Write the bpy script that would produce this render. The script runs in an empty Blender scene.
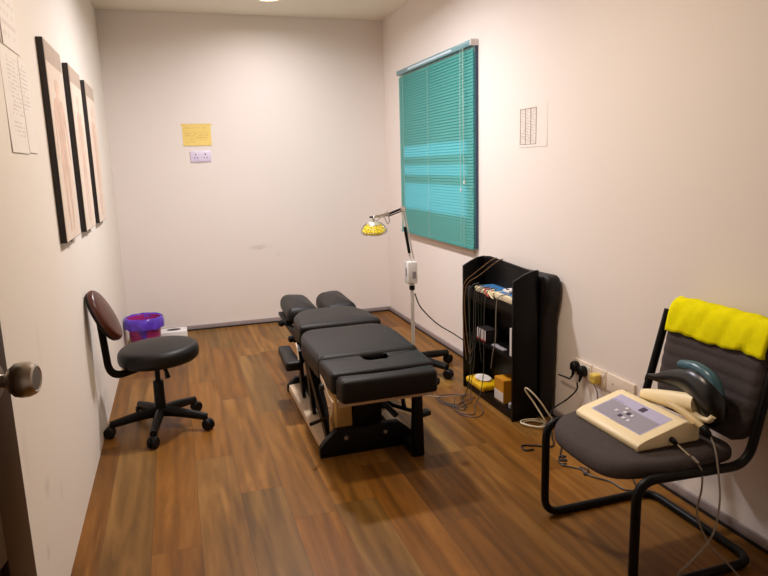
import bpy, bmesh, math, random
from mathutils import Vector, Matrix
C = bpy.context.scene
COL = C.collection
random.seed(7)
XL, XR, YB, ZC, YF = -0.461, 1.915, 5.832, 2.665, -0.70
PI = math.pi

# ------------------------------------------------------------------ materials
def lin(c):
    r = []
    for v in c:
        v = v / 255.0
        r.append(v / 12.92 if v <= 0.04045 else ((v + 0.055) / 1.055) ** 2.4)
    return (r[0], r[1], r[2], 1.0)

def mat(name, col, rough=0.5, metal=0.0, var=0.06, scale=8.0, bump=0.0, bscale=200.0, spec=0.5, emit=None, es=0.0, trans=0.0, coat=0.0):
    """procedural principled material: slight noise variation of the colour, optional noise bump"""
    m = bpy.data.materials.new(name); m.use_nodes = True
    nt = m.node_tree; N = nt.nodes; L = nt.links
    b = N['Principled BSDF']
    c = lin(col)
    tc = N.new('ShaderNodeTexCoord')
    nz = N.new('ShaderNodeTexNoise'); nz.inputs['Scale'].default_value = scale; nz.inputs['Detail'].default_value = 4
    L.new(tc.outputs['Object'], nz.inputs['Vector'])
    rp = N.new('ShaderNodeValToRGB')
    rp.color_ramp.elements[0].position = 0.3; rp.color_ramp.elements[1].position = 0.7
    rp.color_ramp.elements[0].color = tuple(v * (1 - var) for v in c[:3]) + (1,)
    rp.color_ramp.elements[1].color = tuple(min(1, v * (1 + var)) for v in c[:3]) + (1,)
    L.new(nz.outputs['Fac'], rp.inputs['Fac']); L.new(rp.outputs['Color'], b.inputs['Base Color'])
    b.inputs['Roughness'].default_value = rough
    b.inputs['Metallic'].default_value = metal
    b.inputs['Specular IOR Level'].default_value = spec
    if coat: b.inputs['Coat Weight'].default_value = coat
    if trans: b.inputs['Transmission Weight'].default_value = trans
    if emit:
        b.inputs['Emission Color'].default_value = lin(emit); b.inputs['Emission Strength'].default_value = es
    if bump:
        n2 = N.new('ShaderNodeTexNoise'); n2.inputs['Scale'].default_value = bscale; n2.inputs['Detail'].default_value = 3
        L.new(tc.outputs['Object'], n2.inputs['Vector'])
        bp = N.new('ShaderNodeBump'); bp.inputs['Strength'].default_value = bump; bp.inputs['Distance'].default_value = 0.002
        L.new(n2.outputs['Fac'], bp.inputs['Height']); L.new(bp.outputs['Normal'], b.inputs['Normal'])
    return m

M = {}
M['black_vinyl'] = mat('black_vinyl', (19, 15, 15), 0.46, spec=0.3, bump=0.25, bscale=350, var=0.1)
M['black_vinyl_soft'] = mat('black_vinyl_soft', (24, 20, 20), 0.5, spec=0.3, bump=0.25, bscale=350)
M['black_metal'] = mat('black_metal', (7, 6, 6), 0.45, spec=0.22)
M['black_plastic'] = mat('black_plastic', (9, 8, 8), 0.5, spec=0.25)
M['black_laminate'] = mat('black_laminate', (9, 6, 6), 0.42, var=0.12, scale=3, spec=0.22)
M['beige_metal'] = mat('beige_metal', (205, 180, 150), 0.5)
M['worn_wood'] = mat('worn_wood', (196, 152, 84), 0.6, var=0.2, scale=12)
M['chrome'] = mat('chrome', (205, 200, 195), 0.18, metal=1.0)
M['steel'] = mat('steel', (190, 182, 172), 0.3, metal=1.0)
M['white_plastic'] = mat('white_plastic', (232, 228, 226), 0.4, var=0.02)
M['grey_label'] = mat('grey_label', (150, 145, 150), 0.5, var=0.1, scale=60)
M['ivory_plastic'] = mat('ivory_plastic', (246, 228, 186), 0.42, var=0.02)
M['ivory_dark'] = mat('ivory_dark', (214, 190, 140), 0.45, var=0.03)
M['plate_plastic'] = mat('plate_plastic', (238, 222, 204), 0.4, var=0.02)
M['yellow_plug'] = mat('yellow_plug', (225, 195, 90), 0.45, var=0.04)
M['paper'] = mat('paper', (238, 229, 220), 0.8, var=0.02)
M['ink_faint'] = mat('ink_faint', (196, 182, 176), 0.9)
M['ink'] = mat('ink', (190, 177, 170), 0.9)
M['yellow_paper'] = mat('yellow_paper', (238, 208, 128), 0.8, var=0.05, scale=20)
M['ink_orange'] = mat('ink_orange', (205, 165, 100), 0.9)
M['towel'] = mat('towel', (240, 232, 10), 0.95, var=0.06, scale=30, bump=0.9, bscale=260, spec=0.1)
M['grey_trim'] = mat('grey_trim', (160, 147, 146), 0.45, var=0.05)
M['gap_shadow'] = mat('gap_shadow', (28, 22, 24), 0.6)
M['teal_shell'] = mat('teal_shell', (58, 96, 110), 0.25, var=0.03)
M['smoke_shell'] = mat('smoke_shell', (15, 16, 18), 0.3, var=0.03)
M['bin_plastic'] = mat('bin_plastic', (165, 40, 120), 0.4, var=0.05)
M['bag_film'] = mat('bag_film', (92, 58, 190), 0.25, var=0.35, scale=14)
M['cable_grey'] = mat('cable_grey', (150, 140, 128), 0.5)
M['cable_white'] = mat('cable_white', (205, 192, 165), 0.5)
M['cable_black'] = mat('cable_black', (20, 17, 17), 0.45)
M['cable_green'] = mat('cable_green', (40, 46, 32), 0.5)
M['cable_tan'] = mat('cable_tan', (112, 80, 38), 0.5)
M['cable_dim'] = mat('cable_dim', (74, 70, 64), 0.5)
M['cable_mauve'] = mat('cable_mauve', (84, 62, 74), 0.5)
M['panel_lilac'] = mat('panel_lilac', (186, 182, 214), 0.4, var=0.02)
M['panel_grey'] = mat('panel_grey', (150, 146, 162), 0.4, var=0.02)
M['display_dark'] = mat('display_dark', (42, 26, 66), 0.2)
M['button_white'] = mat('button_white', (226, 222, 232), 0.4)
M['yellow_pack'] = mat('yellow_pack', (225, 180, 20), 0.28, var=0.15, scale=30)
M['orange_box'] = mat('orange_box', (205, 140, 30), 0.5)
M['blue_strip'] = mat('blue_strip', (58, 120, 175), 0.4)
M['cream_strip'] = mat('cream_strip', (226, 212, 176), 0.45)
M['red_clip'] = mat('red_clip', (180, 50, 40), 0.4)
M['lamp_yellow'] = mat('lamp_yellow', (240, 215, 30), 0.35, var=0.1, scale=25)
M['sill_paint'] = mat('sill_paint', (214, 190, 172), 0.6, var=0.02)
M['metal_white'] = mat('metal_white', (226, 222, 218), 0.35, var=0.02)
M['headrail'] = mat('headrail', (120, 158, 164), 0.35, metal=0.2, var=0.02)
M['headrail_highlight'] = mat('painted_highlight', (205, 228, 240), 0.25, var=0.02)
M['navy_edge'] = mat('navy_edge', (50, 66, 96), 0.4)
M['cord'] = mat('cord', (172, 205, 192), 0.7)
M['frame_black'] = mat('frame_black', (34, 26, 26), 0.5)
M['glossy_frame'] = mat('window_frame_paint', (160, 165, 168), 0.4)

def wall_mat(name, col, stains):
    """painted plaster with faint mottling and a few scuff marks at fixed places (world position, radii, strength)"""
    m = bpy.data.materials.new(name); m.use_nodes = True
    nt = m.node_tree; N = nt.nodes; L = nt.links; b = N['Principled BSDF']
    b.inputs['Roughness'].default_value = 0.75; b.inputs['Specular IOR Level'].default_value = 0.25
    g = N.new('ShaderNodeTexCoord')
    nz = N.new('ShaderNodeTexNoise'); nz.inputs['Scale'].default_value = 1.6; nz.inputs['Detail'].default_value = 5
    L.new(g.outputs['Object'], nz.inputs['Vector'])
    mx = N.new('ShaderNodeMixRGB'); c = lin(col)
    mx.inputs['Color1'].default_value = tuple(v * 0.97 for v in c[:3]) + (1,); mx.inputs['Color2'].default_value = c
    L.new(nz.outputs['Fac'], mx.inputs['Fac'])
    cur = mx.outputs['Color']
    for (p, r, s) in stains:
        sub = N.new('ShaderNodeVectorMath'); sub.operation = 'SUBTRACT'; sub.inputs[1].default_value = p
        L.new(g.outputs['Object'], sub.inputs[0])
        dv = N.new('ShaderNodeVectorMath'); dv.operation = 'DIVIDE'; dv.inputs[1].default_value = r
        L.new(sub.outputs[0], dv.inputs[0])
        ln = N.new('ShaderNodeVectorMath'); ln.operation = 'LENGTH'; L.new(dv.outputs[0], ln.inputs[0])
        n2 = N.new('ShaderNodeTexNoise'); n2.inputs['Scale'].default_value = 26; L.new(g.outputs['Object'], n2.inputs['Vector'])
        ad = N.new('ShaderNodeMath'); ad.operation = 'ADD'; L.new(ln.outputs['Value'], ad.inputs[0]); L.new(n2.outputs['Fac'], ad.inputs[1])
        mr = N.new('ShaderNodeMapRange'); mr.interpolation_type = 'SMOOTHSTEP'
        mr.inputs['From Min'].default_value = 0.5; mr.inputs['From Max'].default_value = 1.5
        mr.inputs['To Min'].default_value = s; mr.inputs['To Max'].default_value = 0.0
        L.new(ad.outputs[0], mr.inputs['Value'])
        m2 = N.new('ShaderNodeMixRGB'); m2.inputs['Color2'].default_value = lin((120, 104, 92))
        L.new(mr.outputs[0], m2.inputs['Fac']); L.new(cur, m2.inputs['Color1']); cur = m2.outputs['Color']
    L.new(cur, b.inputs['Base Color'])
    n3 = N.new('ShaderNodeTexNoise'); n3.inputs['Scale'].default_value = 60; L.new(g.outputs['Object'], n3.inputs['Vector'])
    bp = N.new('ShaderNodeBump'); bp.inputs['Strength'].default_value = 0.06; bp.inputs['Distance'].default_value = 0.004
    L.new(n3.outputs['Fac'], bp.inputs['Height']); L.new(bp.outputs['Normal'], b.inputs['Normal'])
    return m
WALLC = (240, 230, 222)
M['wall_back'] = wall_mat('wall_back_paint', WALLC, [((0.70, YB, 0.70), (0.12, 1, 0.035), 0.22), ((0.86, YB, 0.62), (0.03, 1, 0.03), 0.10)])
M['wall_left'] = wall_mat('wall_left_paint', (236, 226, 214), [((XL, 2.15, 0.42), (1, 0.05, 0.05), 0.20), ((XL, 2.05, 0.25), (1, 0.03, 0.04), 0.22), ((XL, 2.35, 0.30), (1, 0.04, 0.05), 0.12), ((XL, 1.95, 0.62), (1, 0.05, 0.12), 0.08), ((XL, 2.3, 0.85), (1, 0.04, 0.12), 0.06)])
M['wall_right'] = wall_mat('wall_right_paint', WALLC, [((XR, 2.66, 0.18), (1, 0.04, 0.06), 0.15)])
M['wall_plain'] = wall_mat('wall_paint', WALLC, [])
M['ceiling'] = wall_mat('ceiling_paint', (246, 238, 222), [])

def floor_mat():
    m = bpy.data.materials.new('vinyl_planks'); m.use_nodes = True
    nt = m.node_tree; N = nt.nodes; L = nt.links; b = N['Principled BSDF']
    tc = N.new('ShaderNodeTexCoord'); sp = N.new('ShaderNodeSeparateXYZ'); L.new(tc.outputs['Object'], sp.inputs[0])
    def mth(op, a, bb=None, c=None):
        n = N.new('ShaderNodeMath'); n.operation = op
        for i, v in enumerate((a, bb, c)):
            if v is None: continue
            if isinstance(v, (int, float)): n.inputs[i].default_value = v
            else: L.new(v, n.inputs[i])
        return n.outputs[0]
    W, LEN = 0.181, 1.22
    u = mth('DIVIDE', mth('ADD', sp.outputs['X'], 0.371), W); ui = mth('FLOOR', u); uf = mth('FRACT', u)
    wn = N.new('ShaderNodeTexWhiteNoise'); wn.noise_dimensions = '1D'; L.new(ui, wn.inputs['W'])
    v = mth('ADD', mth('DIVIDE', sp.outputs['Y'], LEN), mth('MULTIPLY', wn.outputs['Value'], 7.3)); vi = mth('FLOOR', v); vf = mth('FRACT', v)
    cb = N.new('ShaderNodeCombineXYZ'); L.new(ui, cb.inputs[0]); L.new(vi, cb.inputs[1])
    w2 = N.new('ShaderNodeTexWhiteNoise'); w2.noise_dimensions = '3D'; L.new(cb.outputs[0], w2.inputs['Vector'])
    rnd = w2.outputs['Value']
    # plank tone
    rp = N.new('ShaderNodeValToRGB'); el = rp.color_ramp.elements
    el[0].position = 0.0; el[0].color = lin((116, 74, 26))
    el[1].position = 1.0; el[1].color = lin((152, 112, 52))
    for p, c in ((0.22, (148, 96, 34)), (0.42, (124, 82, 32)), (0.60, (156, 106, 44)), (0.78, (136, 98, 48))):
        e = el.new(p); e.color = lin(c)
    rp.color_ramp.interpolation = 'LINEAR'
    L.new(rnd, rp.inputs['Fac'])
    # grain, stretched along Y, own offset for each plank
    off = N.new('ShaderNodeCombineXYZ'); L.new(mth('MULTIPLY', rnd, 37.0), off.inputs[0]); L.new(mth('MULTIPLY', rnd, 91.0), off.inputs[1])
    mp = N.new('ShaderNodeVectorMath'); mp.operation = 'MULTIPLY'; mp.inputs[1].default_value = (1.0, 0.10, 1.0); L.new(tc.outputs['Object'], mp.inputs[0])
    ad = N.new('ShaderNodeVectorMath'); L.new(mp.outputs[0], ad.inputs[0]); L.new(off.outputs[0], ad.inputs[1])
    g1 = N.new('ShaderNodeTexNoise'); g1.inputs['Scale'].default_value = 26; g1.inputs['Detail'].default_value = 8; g1.inputs['Roughness'].default_value = 0.62; g1.inputs['Distortion'].default_value = 1.2
    L.new(ad.outputs[0], g1.inputs['Vector'])
    g2 = N.new('ShaderNodeTexNoise'); g2.inputs['Scale'].default_value = 8.5; g2.inputs['Detail'].default_value = 4; g2.inputs['Distortion'].default_value = 1.6
    L.new(ad.outputs[0], g2.inputs['Vector'])
    wv = N.new('ShaderNodeTexWave'); wv.wave_type = 'BANDS'; wv.bands_direction = 'X'; wv.inputs['Scale'].default_value = 5.0; wv.inputs['Distortion'].default_value = 9.0; wv.inputs['Detail'].default_value = 2; wv.inputs['Detail Scale'].default_value = 1.2
    L.new(ad.outputs[0], wv.inputs['Vector'])
    gr = mth('ADD', mth('ADD', mth('MULTIPLY', g1.outputs['Fac'], 0.55), mth('MULTIPLY', g2.outputs['Fac'], 1.1)), mth('MULTIPLY', wv.outputs['Fac'], 0.16))
    mr = N.new('ShaderNodeMapRange'); mr.inputs['From Min'].default_value = 0.6; mr.inputs['From Max'].default_value = 1.2
    mr.inputs['To Min'].default_value = 0.42; mr.inputs['To Max'].default_value = 0.98; L.new(gr, mr.inputs['Value'])
    mu = N.new('ShaderNodeVectorMath'); mu.operation = 'SCALE'; L.new(rp.outputs['Color'], mu.inputs[0]); L.new(mr.outputs[0], mu.inputs['Scale'])
    # pale greyish streaks
    st = N.new('ShaderNodeMapRange'); st.inputs['From Min'].default_value = 0.55; st.inputs['From Max'].default_value = 0.75; st.inputs['To Max'].default_value = 0.35
    L.new(g2.outputs['Fac'], st.inputs['Value'])
    mx = N.new('ShaderNodeMixRGB'); mx.inputs['Color2'].default_value = lin((158, 120, 66)); L.new(st.outputs[0], mx.inputs['Fac']); L.new(mu.outputs[0], mx.inputs['Color1'])
    # seams
    du = mth('MULTIPLY', mth('MINIMUM', uf, mth('SUBTRACT', 1.0, uf)), W); dv = mth('MULTIPLY', mth('MINIMUM', vf, mth('SUBTRACT', 1.0, vf)), LEN)
    sm = mth('LESS_THAN', mth('MINIMUM', du, dv), 0.0013)
    mx2 = N.new('ShaderNodeMixRGB'); mx2.inputs['Color2'].default_value = lin((84, 56, 34)); L.new(mth('MULTIPLY', sm, 0.7), mx2.inputs['Fac']); L.new(mx.outputs[0], mx2.inputs['Color1'])
    L.new(mx2.outputs[0], b.inputs['Base Color'])
    rr = N.new('ShaderNodeMapRange'); rr.inputs['To Min'].default_value = 0.34; rr.inputs['To Max'].default_value = 0.5; L.new(g1.outputs['Fac'], rr.inputs['Value']); L.new(rr.outputs[0], b.inputs['Roughness'])
    b.inputs['Specular IOR Level'].default_value = 0.2
    bp = N.new('ShaderNodeBump'); bp.inputs['Strength'].default_value = 0.08; bp.inputs['Distance'].default_value = 0.002; L.new(g1.outputs['Fac'], bp.inputs['Height']); L.new(bp.outputs['Normal'], b.inputs['Normal'])
    return m
M['floor'] = floor_mat()

def door_mat():
    m = mat('door_wood', (74, 44, 22), 0.4)
    nt = m.node_tree
    for n in nt.nodes:
        if n.type == 'TEX_NOISE': n.inputs['Scale'].default_value = 5; n.inputs['Distortion'].default_value = 2
    return m
M['door_wood'] = mat('door_wood', (52, 32, 12), 0.42, var=0.25, scale=5)
M['seat_wood'] = mat('seat_wood', (72, 28, 14), 0.32, var=0.3, scale=16)
M['chair_fabric'] = mat('chair_fabric', (76, 68, 68), 0.9, var=0.12, scale=120, bump=0.6, bscale=500, spec=0.2)

def slat_mat():
    m = bpy.data.materials.new('teal_slats'); m.use_nodes = True
    nt = m.node_tree; N = nt.nodes; L = nt.links; b = N['Principled BSDF']
    b.inputs['Base Color'].default_value = lin((44, 152, 136)); b.inputs['Roughness'].default_value = 0.35
    tr = N.new('ShaderNodeBsdfTranslucent'); tr.inputs['Color'].default_value = lin((100, 190, 205))
    tc = N.new('ShaderNodeTexCoord'); nz = N.new('ShaderNodeTexNoise'); nz.inputs['Scale'].default_value = 2
    L.new(tc.outputs['Object'], nz.inputs['Vector'])
    rp = N.new('ShaderNodeValToRGB'); rp.color_ramp.elements[0].color = lin((84, 172, 162)); rp.color_ramp.elements[1].color = lin((94, 184, 174))
    L.new(nz.outputs['Fac'], rp.inputs['Fac']); L.new(rp.outputs['Color'], b.inputs['Base Color'])
    mx = N.new('ShaderNodeMixShader'); mx.inputs['Fac'].default_value = 0.30
    L.new(b.outputs[0], mx.inputs[1]); L.new(tr.outputs[0], mx.inputs[2]); L.new(mx.outputs[0], N['Material Output'].inputs['Surface'])
    return m
M['slats'] = slat_mat()

def poster_mat():
    """pale print: a washed-out skin coloured anatomical figure on cream paper (soft vertical shapes)"""
    m = bpy.data.materials.new('poster_print'); m.use_nodes = True
    nt = m.node_tree; N = nt.nodes; L = nt.links; b = N['Principled BSDF']; b.inputs['Roughness'].default_value = 0.55
    tc = N.new('ShaderNodeTexCoord'); nz = N.new('ShaderNodeTexNoise'); nz.inputs['Scale'].default_value = 6; L.new(tc.outputs['Object'], nz.inputs['Vector'])
    rp = N.new('ShaderNodeValToRGB'); rp.color_ramp.elements[0].color = lin((222, 200, 180)); rp.color_ramp.elements[1].color = lin((232, 214, 196))
    L.new(nz.outputs['Fac'], rp.inputs['Fac']); L.new(rp.outputs['Color'], b.inputs['Base Color'])
    return m
M['poster'] = poster_mat()
M['poster_head'] = mat('poster_header', (186, 164, 144), 0.6)
M['poster_flesh'] = mat('poster_flesh', (214, 182, 160), 0.6, var=0.15, scale=14)
M['poster_flesh_pale'] = mat('poster_flesh_pale', (220, 190, 168), 0.6, var=0.1, scale=14)

# ------------------------------------------------------------------ helpers
def origin_of(p):
    v = Vector((0, 0, 0))
    while p is not None:
        v += p.location; p = p.parent
    return v

def obj(name, bm, m, parent=None, loc=None, smooth=True, sharp=0.6):
    """bm is in world coordinates; loc (or the parent's position) becomes the object's origin"""
    base = origin_of(parent) if parent else Vector((0, 0, 0))
    o_w = Vector(loc) if loc is not None else base.copy()
    bmesh.ops.translate(bm, verts=bm.verts, vec=-o_w)
    bmesh.ops.recalc_face_normals(bm, faces=bm.faces)
    me = bpy.data.meshes.new(name); bm.to_mesh(me); bm.free()
    if smooth:
        for p in me.polygons: p.use_smooth = True
        me.set_sharp_from_angle(angle=sharp)
    me.materials.append(M[m] if isinstance(m, str) else m)
    o = bpy.data.objects.new(name, me); COL.objects.link(o)
    o.location = o_w - base
    if parent: o.parent = parent
    return o

def thing(name, label, cat, loc, group=None):
    o = bpy.data.objects.new(name, None); COL.objects.link(o)
    o.empty_display_size = 0.05
    o.location = loc; o['label'] = label; o['category'] = cat
    if group: o['group'] = group
    return o

def tag(o, label, cat, group=None):
    o['label'] = label; o['category'] = cat
    if group: o['group'] = group
    return o

def struct(name, bm, m, parent=None, **k):
    o = obj(name, bm, m, parent, **k)
    o['kind'] = 'structure'
    return o

def NB(): return bmesh.new()

def box(bm, x0, x1, y0, y1, z0, z1, bev=0.0, seg=2):
    t = bmesh.new()
    r = bmesh.ops.create_cube(t, size=1.0)
    for v in t.verts:
        v.co = Vector(((x0 + x1) / 2 + v.co.x * (x1 - x0), (y0 + y1) / 2 + v.co.y * (y1 - y0), (z0 + z1) / 2 + v.co.z * (z1 - z0)))
    if bev:
        bmesh.ops.bevel(t, geom=t.edges[:], offset=bev, segments=seg, profile=0.5, affect='EDGES')
    merge(bm, t); return bm

def merge(bm, t, mtx=None):
    if mtx is not None: bmesh.ops.transform(t, matrix=mtx, verts=t.verts)
    me = bpy.data.meshes.new('tmp'); t.to_mesh(me); t.free(); bm.from_mesh(me); bpy.data.meshes.remove(me)

def B(*a, **k): return box(NB(), *a, **k)

def prism(bm, pts, axis, a0, a1, bev=0.0):
    """extrude a 2-D polygon: axis 'x' -> pts are (y,z); 'y' -> (x,z); 'z' -> (x,y)"""
    t = bmesh.new()
    def P(p, a):
        return (a, p[0], p[1]) if axis == 'x' else ((p[0], a, p[1]) if axis == 'y' else (p[0], p[1], a))
    lo = [t.verts.new(P(p, a0)) for p in pts]; hi = [t.verts.new(P(p, a1)) for p in pts]
    n = len(pts)
    t.faces.new(lo); t.faces.new(hi[::-1])
    for i in range(n): t.faces.new((lo[i], lo[(i + 1) % n], hi[(i + 1) % n], hi[i]))
    if bev: bmesh.ops.bevel(t, geom=t.edges[:], offset=bev, segments=2, profile=0.5, affect='EDGES')
    merge(bm, t); return bm

def smooth_path(pts, n=6):
    P = [Vector(p) for p in pts]
    if len(P) < 3: return P
    P = [P[0] * 2 - P[1]] + P + [P[-1] * 2 - P[-2]]
    out = []
    for i in range(1, len(P) - 2):
        a, b, c, d = P[i - 1:i + 3]
        for k in range(n):
            t = k / n
            out.append(0.5 * ((2 * b) + (c - a) * t + (2 * a - 5 * b + 4 * c - d) * t * t + (3 * b - a - 3 * c + d) * t ** 3))
    out.append(P[-2]); return out

def tube(bm, pts, r, seg=8, n=6, flat=1.0, cap=True):
    """swept tube; r a number or one radius per control point; flat squeezes the section's second axis"""
    path = smooth_path(pts, n) if n > 1 else [Vector(p) for p in pts]
    m = len(path)
    if isinstance(r, (int, float)): rad = [r] * m
    else:
        rr = [Vector((v, 0, 0)) for v in r]
        rad = [max(1e-4, v.x) for v in (smooth_path(rr, n) if n > 1 else rr)]
    T = []
    for i in range(m):
        d = path[min(i + 1, m - 1)] - path[max(i - 1, 0)]
        T.append(d.normalized() if d.length > 1e-9 else Vector((0, 0, 1)))
    up = Vector((0, 0, 1)) if abs(T[0].z) < 0.9 else Vector((0, 1, 0))
    u = (up - T[0] * up.dot(T[0])).normalized()
    rings = []
    for i in range(m):
        u = (u - T[i] * u.dot(T[i])).normalized(); w = T[i].cross(u)
        rings.append([bm.verts.new(path[i] + u * math.cos(2 * PI * k / seg) * rad[i] + w * math.sin(2 * PI * k / seg) * rad[i] * flat) for k in range(seg)])
    for i in range(m - 1):
        for k in range(seg):
            bm.faces.new((rings[i][k], rings[i][(k + 1) % seg], rings[i + 1][(k + 1) % seg], rings[i + 1][k]))
    if cap:
        bm.faces.new(rings[0][::-1]); bm.faces.new(rings[-1])
    return bm

def T_(*a, **k): return tube(NB(), *a, **k)

def fillet(pts, rad, n=5):
    """polyline with rounded corners"""
    P = [Vector(p) for p in pts]; out = [P[0]]
    for i in range(1, len(P) - 1):
        a, b, c = P[i - 1], P[i], P[i + 1]
        d1 = (a - b); d2 = (c - b); r = min(rad, d1.length * 0.49, d2.length * 0.49)
        s = b + d1.normalized() * r; e = b + d2.normalized() * r
        for k in range(n + 1):
            t = k / n; out.append(s * (1 - t) ** 2 + b * 2 * t * (1 - t) + e * t * t)
    out.append(P[-1]); return out

def lathe(bm, prof, center=(0, 0, 0), seg=32, axis=None, closed=False):
    """revolve (r,z) profile about a local z axis through center, optionally turned so that z follows axis"""
    t = bmesh.new(); rings = []
    for (r, z) in prof:
        if r < 1e-6: rings.append([t.verts.new((0, 0, z))])
        else: rings.append([t.verts.new((r * math.cos(2 * PI * k / seg), r * math.sin(2 * PI * k / seg), z)) for k in range(seg)])
    for a, b in zip(rings, rings[1:]):
        if len(a) == 1 and len(b) == 1: continue
        for k in range(seg):
            k2 = (k + 1) % seg
            if len(a) == 1: t.faces.new((a[0], b[k], b[k2]))
            elif len(b) == 1: t.faces.new((a[k], a[k2], b[0]))
            else: t.faces.new((a[k], a[k2], b[k2], b[k]))
    mtx = Matrix.Translation(Vector(center))
    if axis is not None: mtx = mtx @ Vector((0, 0, 1)).rotation_difference(Vector(axis)).to_matrix().to_4x4()
    merge(bm, t, mtx); return bm

def cyl(bm, c, r, h, seg=24, axis=None, bev=0.0):
    if bev: p = [(0, 0), (r - bev, 0), (r, bev), (r, h - bev), (r - bev, h), (0, h)]
    else: p = [(0, 0), (r, 0), (r, h), (0, h)]
    return lathe(bm, p, c, seg, axis)

def round_poly(pts, rad, n=6):
    """2-D polygon with rounded corners; rad number or per corner; edges subdivided"""
    out = []; N_ = len(pts)
    for i in range(N_):
        a, b, c = Vector(pts[i - 1]), Vector(pts[i]), Vector(pts[(i + 1) % N_])
        r = rad[i] if isinstance(rad, (list, tuple)) else rad
        d1, d2 = a - b, c - b; r = min(r, d1.length * 0.48, d2.length * 0.48)
        s = b + d1.normalized() * r; e = b + d2.normalized() * r
        for k in range(n + 1):
            t = k / n; out.append(s * (1 - t) ** 2 + b * 2 * t * (1 - t) + e * t * t)
    res = []
    for i, p in enumerate(out):                      # subdivide long edges
        q = out[(i + 1) % len(out)]; L_ = (q - p).length; k = max(1, int(L_ / 0.03))
        for j in range(k): res.append(p.lerp(q, j / k))
    return res

def pad(bm, outline, z0, z1, r=0.03, crown=0.01, mtx=None, rb=None, zf=None):
    """upholstered cushion: rounded rim, slightly crowned top. outline = list of 2-D Vectors"""
    t = bmesh.new(); n = len(outline); rb = r * 0.5 if rb is None else rb
    A = sum(outline[i - 1].cross(outline[i]) if hasattr(Vector((0, 0)), 'cross') and False else (outline[i - 1].x * outline[i].y - outline[i].x * outline[i - 1].y) for i in range(n))
    O = outline if A > 0 else outline[::-1]
    nor = []
    for i in range(n):
        d = O[(i + 1) % n] - O[i - 1]; d = d.normalized() if d.length > 0 else Vector((1, 0))
        nor.append(Vector((-d.y, d.x)))               # inward normal for CCW
    cx = sum((p.x for p in O)) / n; cy = sum((p.y for p in O)) / n
    rings = []
    def ring(ins, z): rings.append([t.verts.new((O[i].x + nor[i].x * ins, O[i].y + nor[i].y * ins, z)) for i in range(n)])
    for k in range(4):
        a = PI / 2 * k / 3; ring(rb * (1 - math.sin(a)), z0 + rb * (1 - math.cos(a)))
    for k in range(5):
        a = PI / 2 * k / 4; ring(r * (1 - math.cos(a)), z1 - r + r * math.sin(a))
    last = [v.co.copy() for v in rings[-1]]
    for f in (0.8, 0.55, 0.3, 0.1):
        rings.append([t.verts.new((cx + (c.x - cx) * f, cy + (c.y - cy) * f, z1 + crown * (1 - f * f))) for c in last])
    for a, b in zip(rings, rings[1:]):
        for i in range(n): t.faces.new((a[i], a[(i + 1) % n], b[(i + 1) % n], b[i]))
    t.faces.new(rings[-1]); t.faces.new(rings[0][::-1])
    if zf:
        for v in t.verts: v.co.z += zf(v.co.x, v.co.y)
    merge(bm, t, mtx); return bm

def V2(*p): return [Vector(q) for q in p]

def text_lines(bm, plane, a0, a1, z0, z1, rows, seed, h=0.35, off=0.0, fill=0.8, words=6):
    """rows of small dashes standing in for print too small to read; plane ('x',X) or ('y',Y); faces lie just off the sheet"""
    rnd = random.Random(seed); pitch = (z1 - z0) / rows
    for r in range(rows):
        z = z1 - (r + 0.5) * pitch; a = a0; end = a0 + (a1 - a0) * rnd.uniform(fill, 1.0)
        if rnd.random() < 0.12: continue
        while a < end:
            w = (a1 - a0) / words * rnd.uniform(0.4, 1.1); b_ = min(a + w, end)
            if plane[0] == 'x': q = [(plane[1], a, z - pitch * h / 2), (plane[1], b_, z - pitch * h / 2), (plane[1], b_, z + pitch * h / 2), (plane[1], a, z + pitch * h / 2)]
            else: q = [(a, plane[1], z - pitch * h / 2), (b_, plane[1], z - pitch * h / 2), (b_, plane[1], z + pitch * h / 2), (a, plane[1], z + pitch * h / 2)]
            bm.faces.new([bm.verts.new(p) for p in q]); a = b_ + (a1 - a0) * 0.02
    return bm

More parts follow.
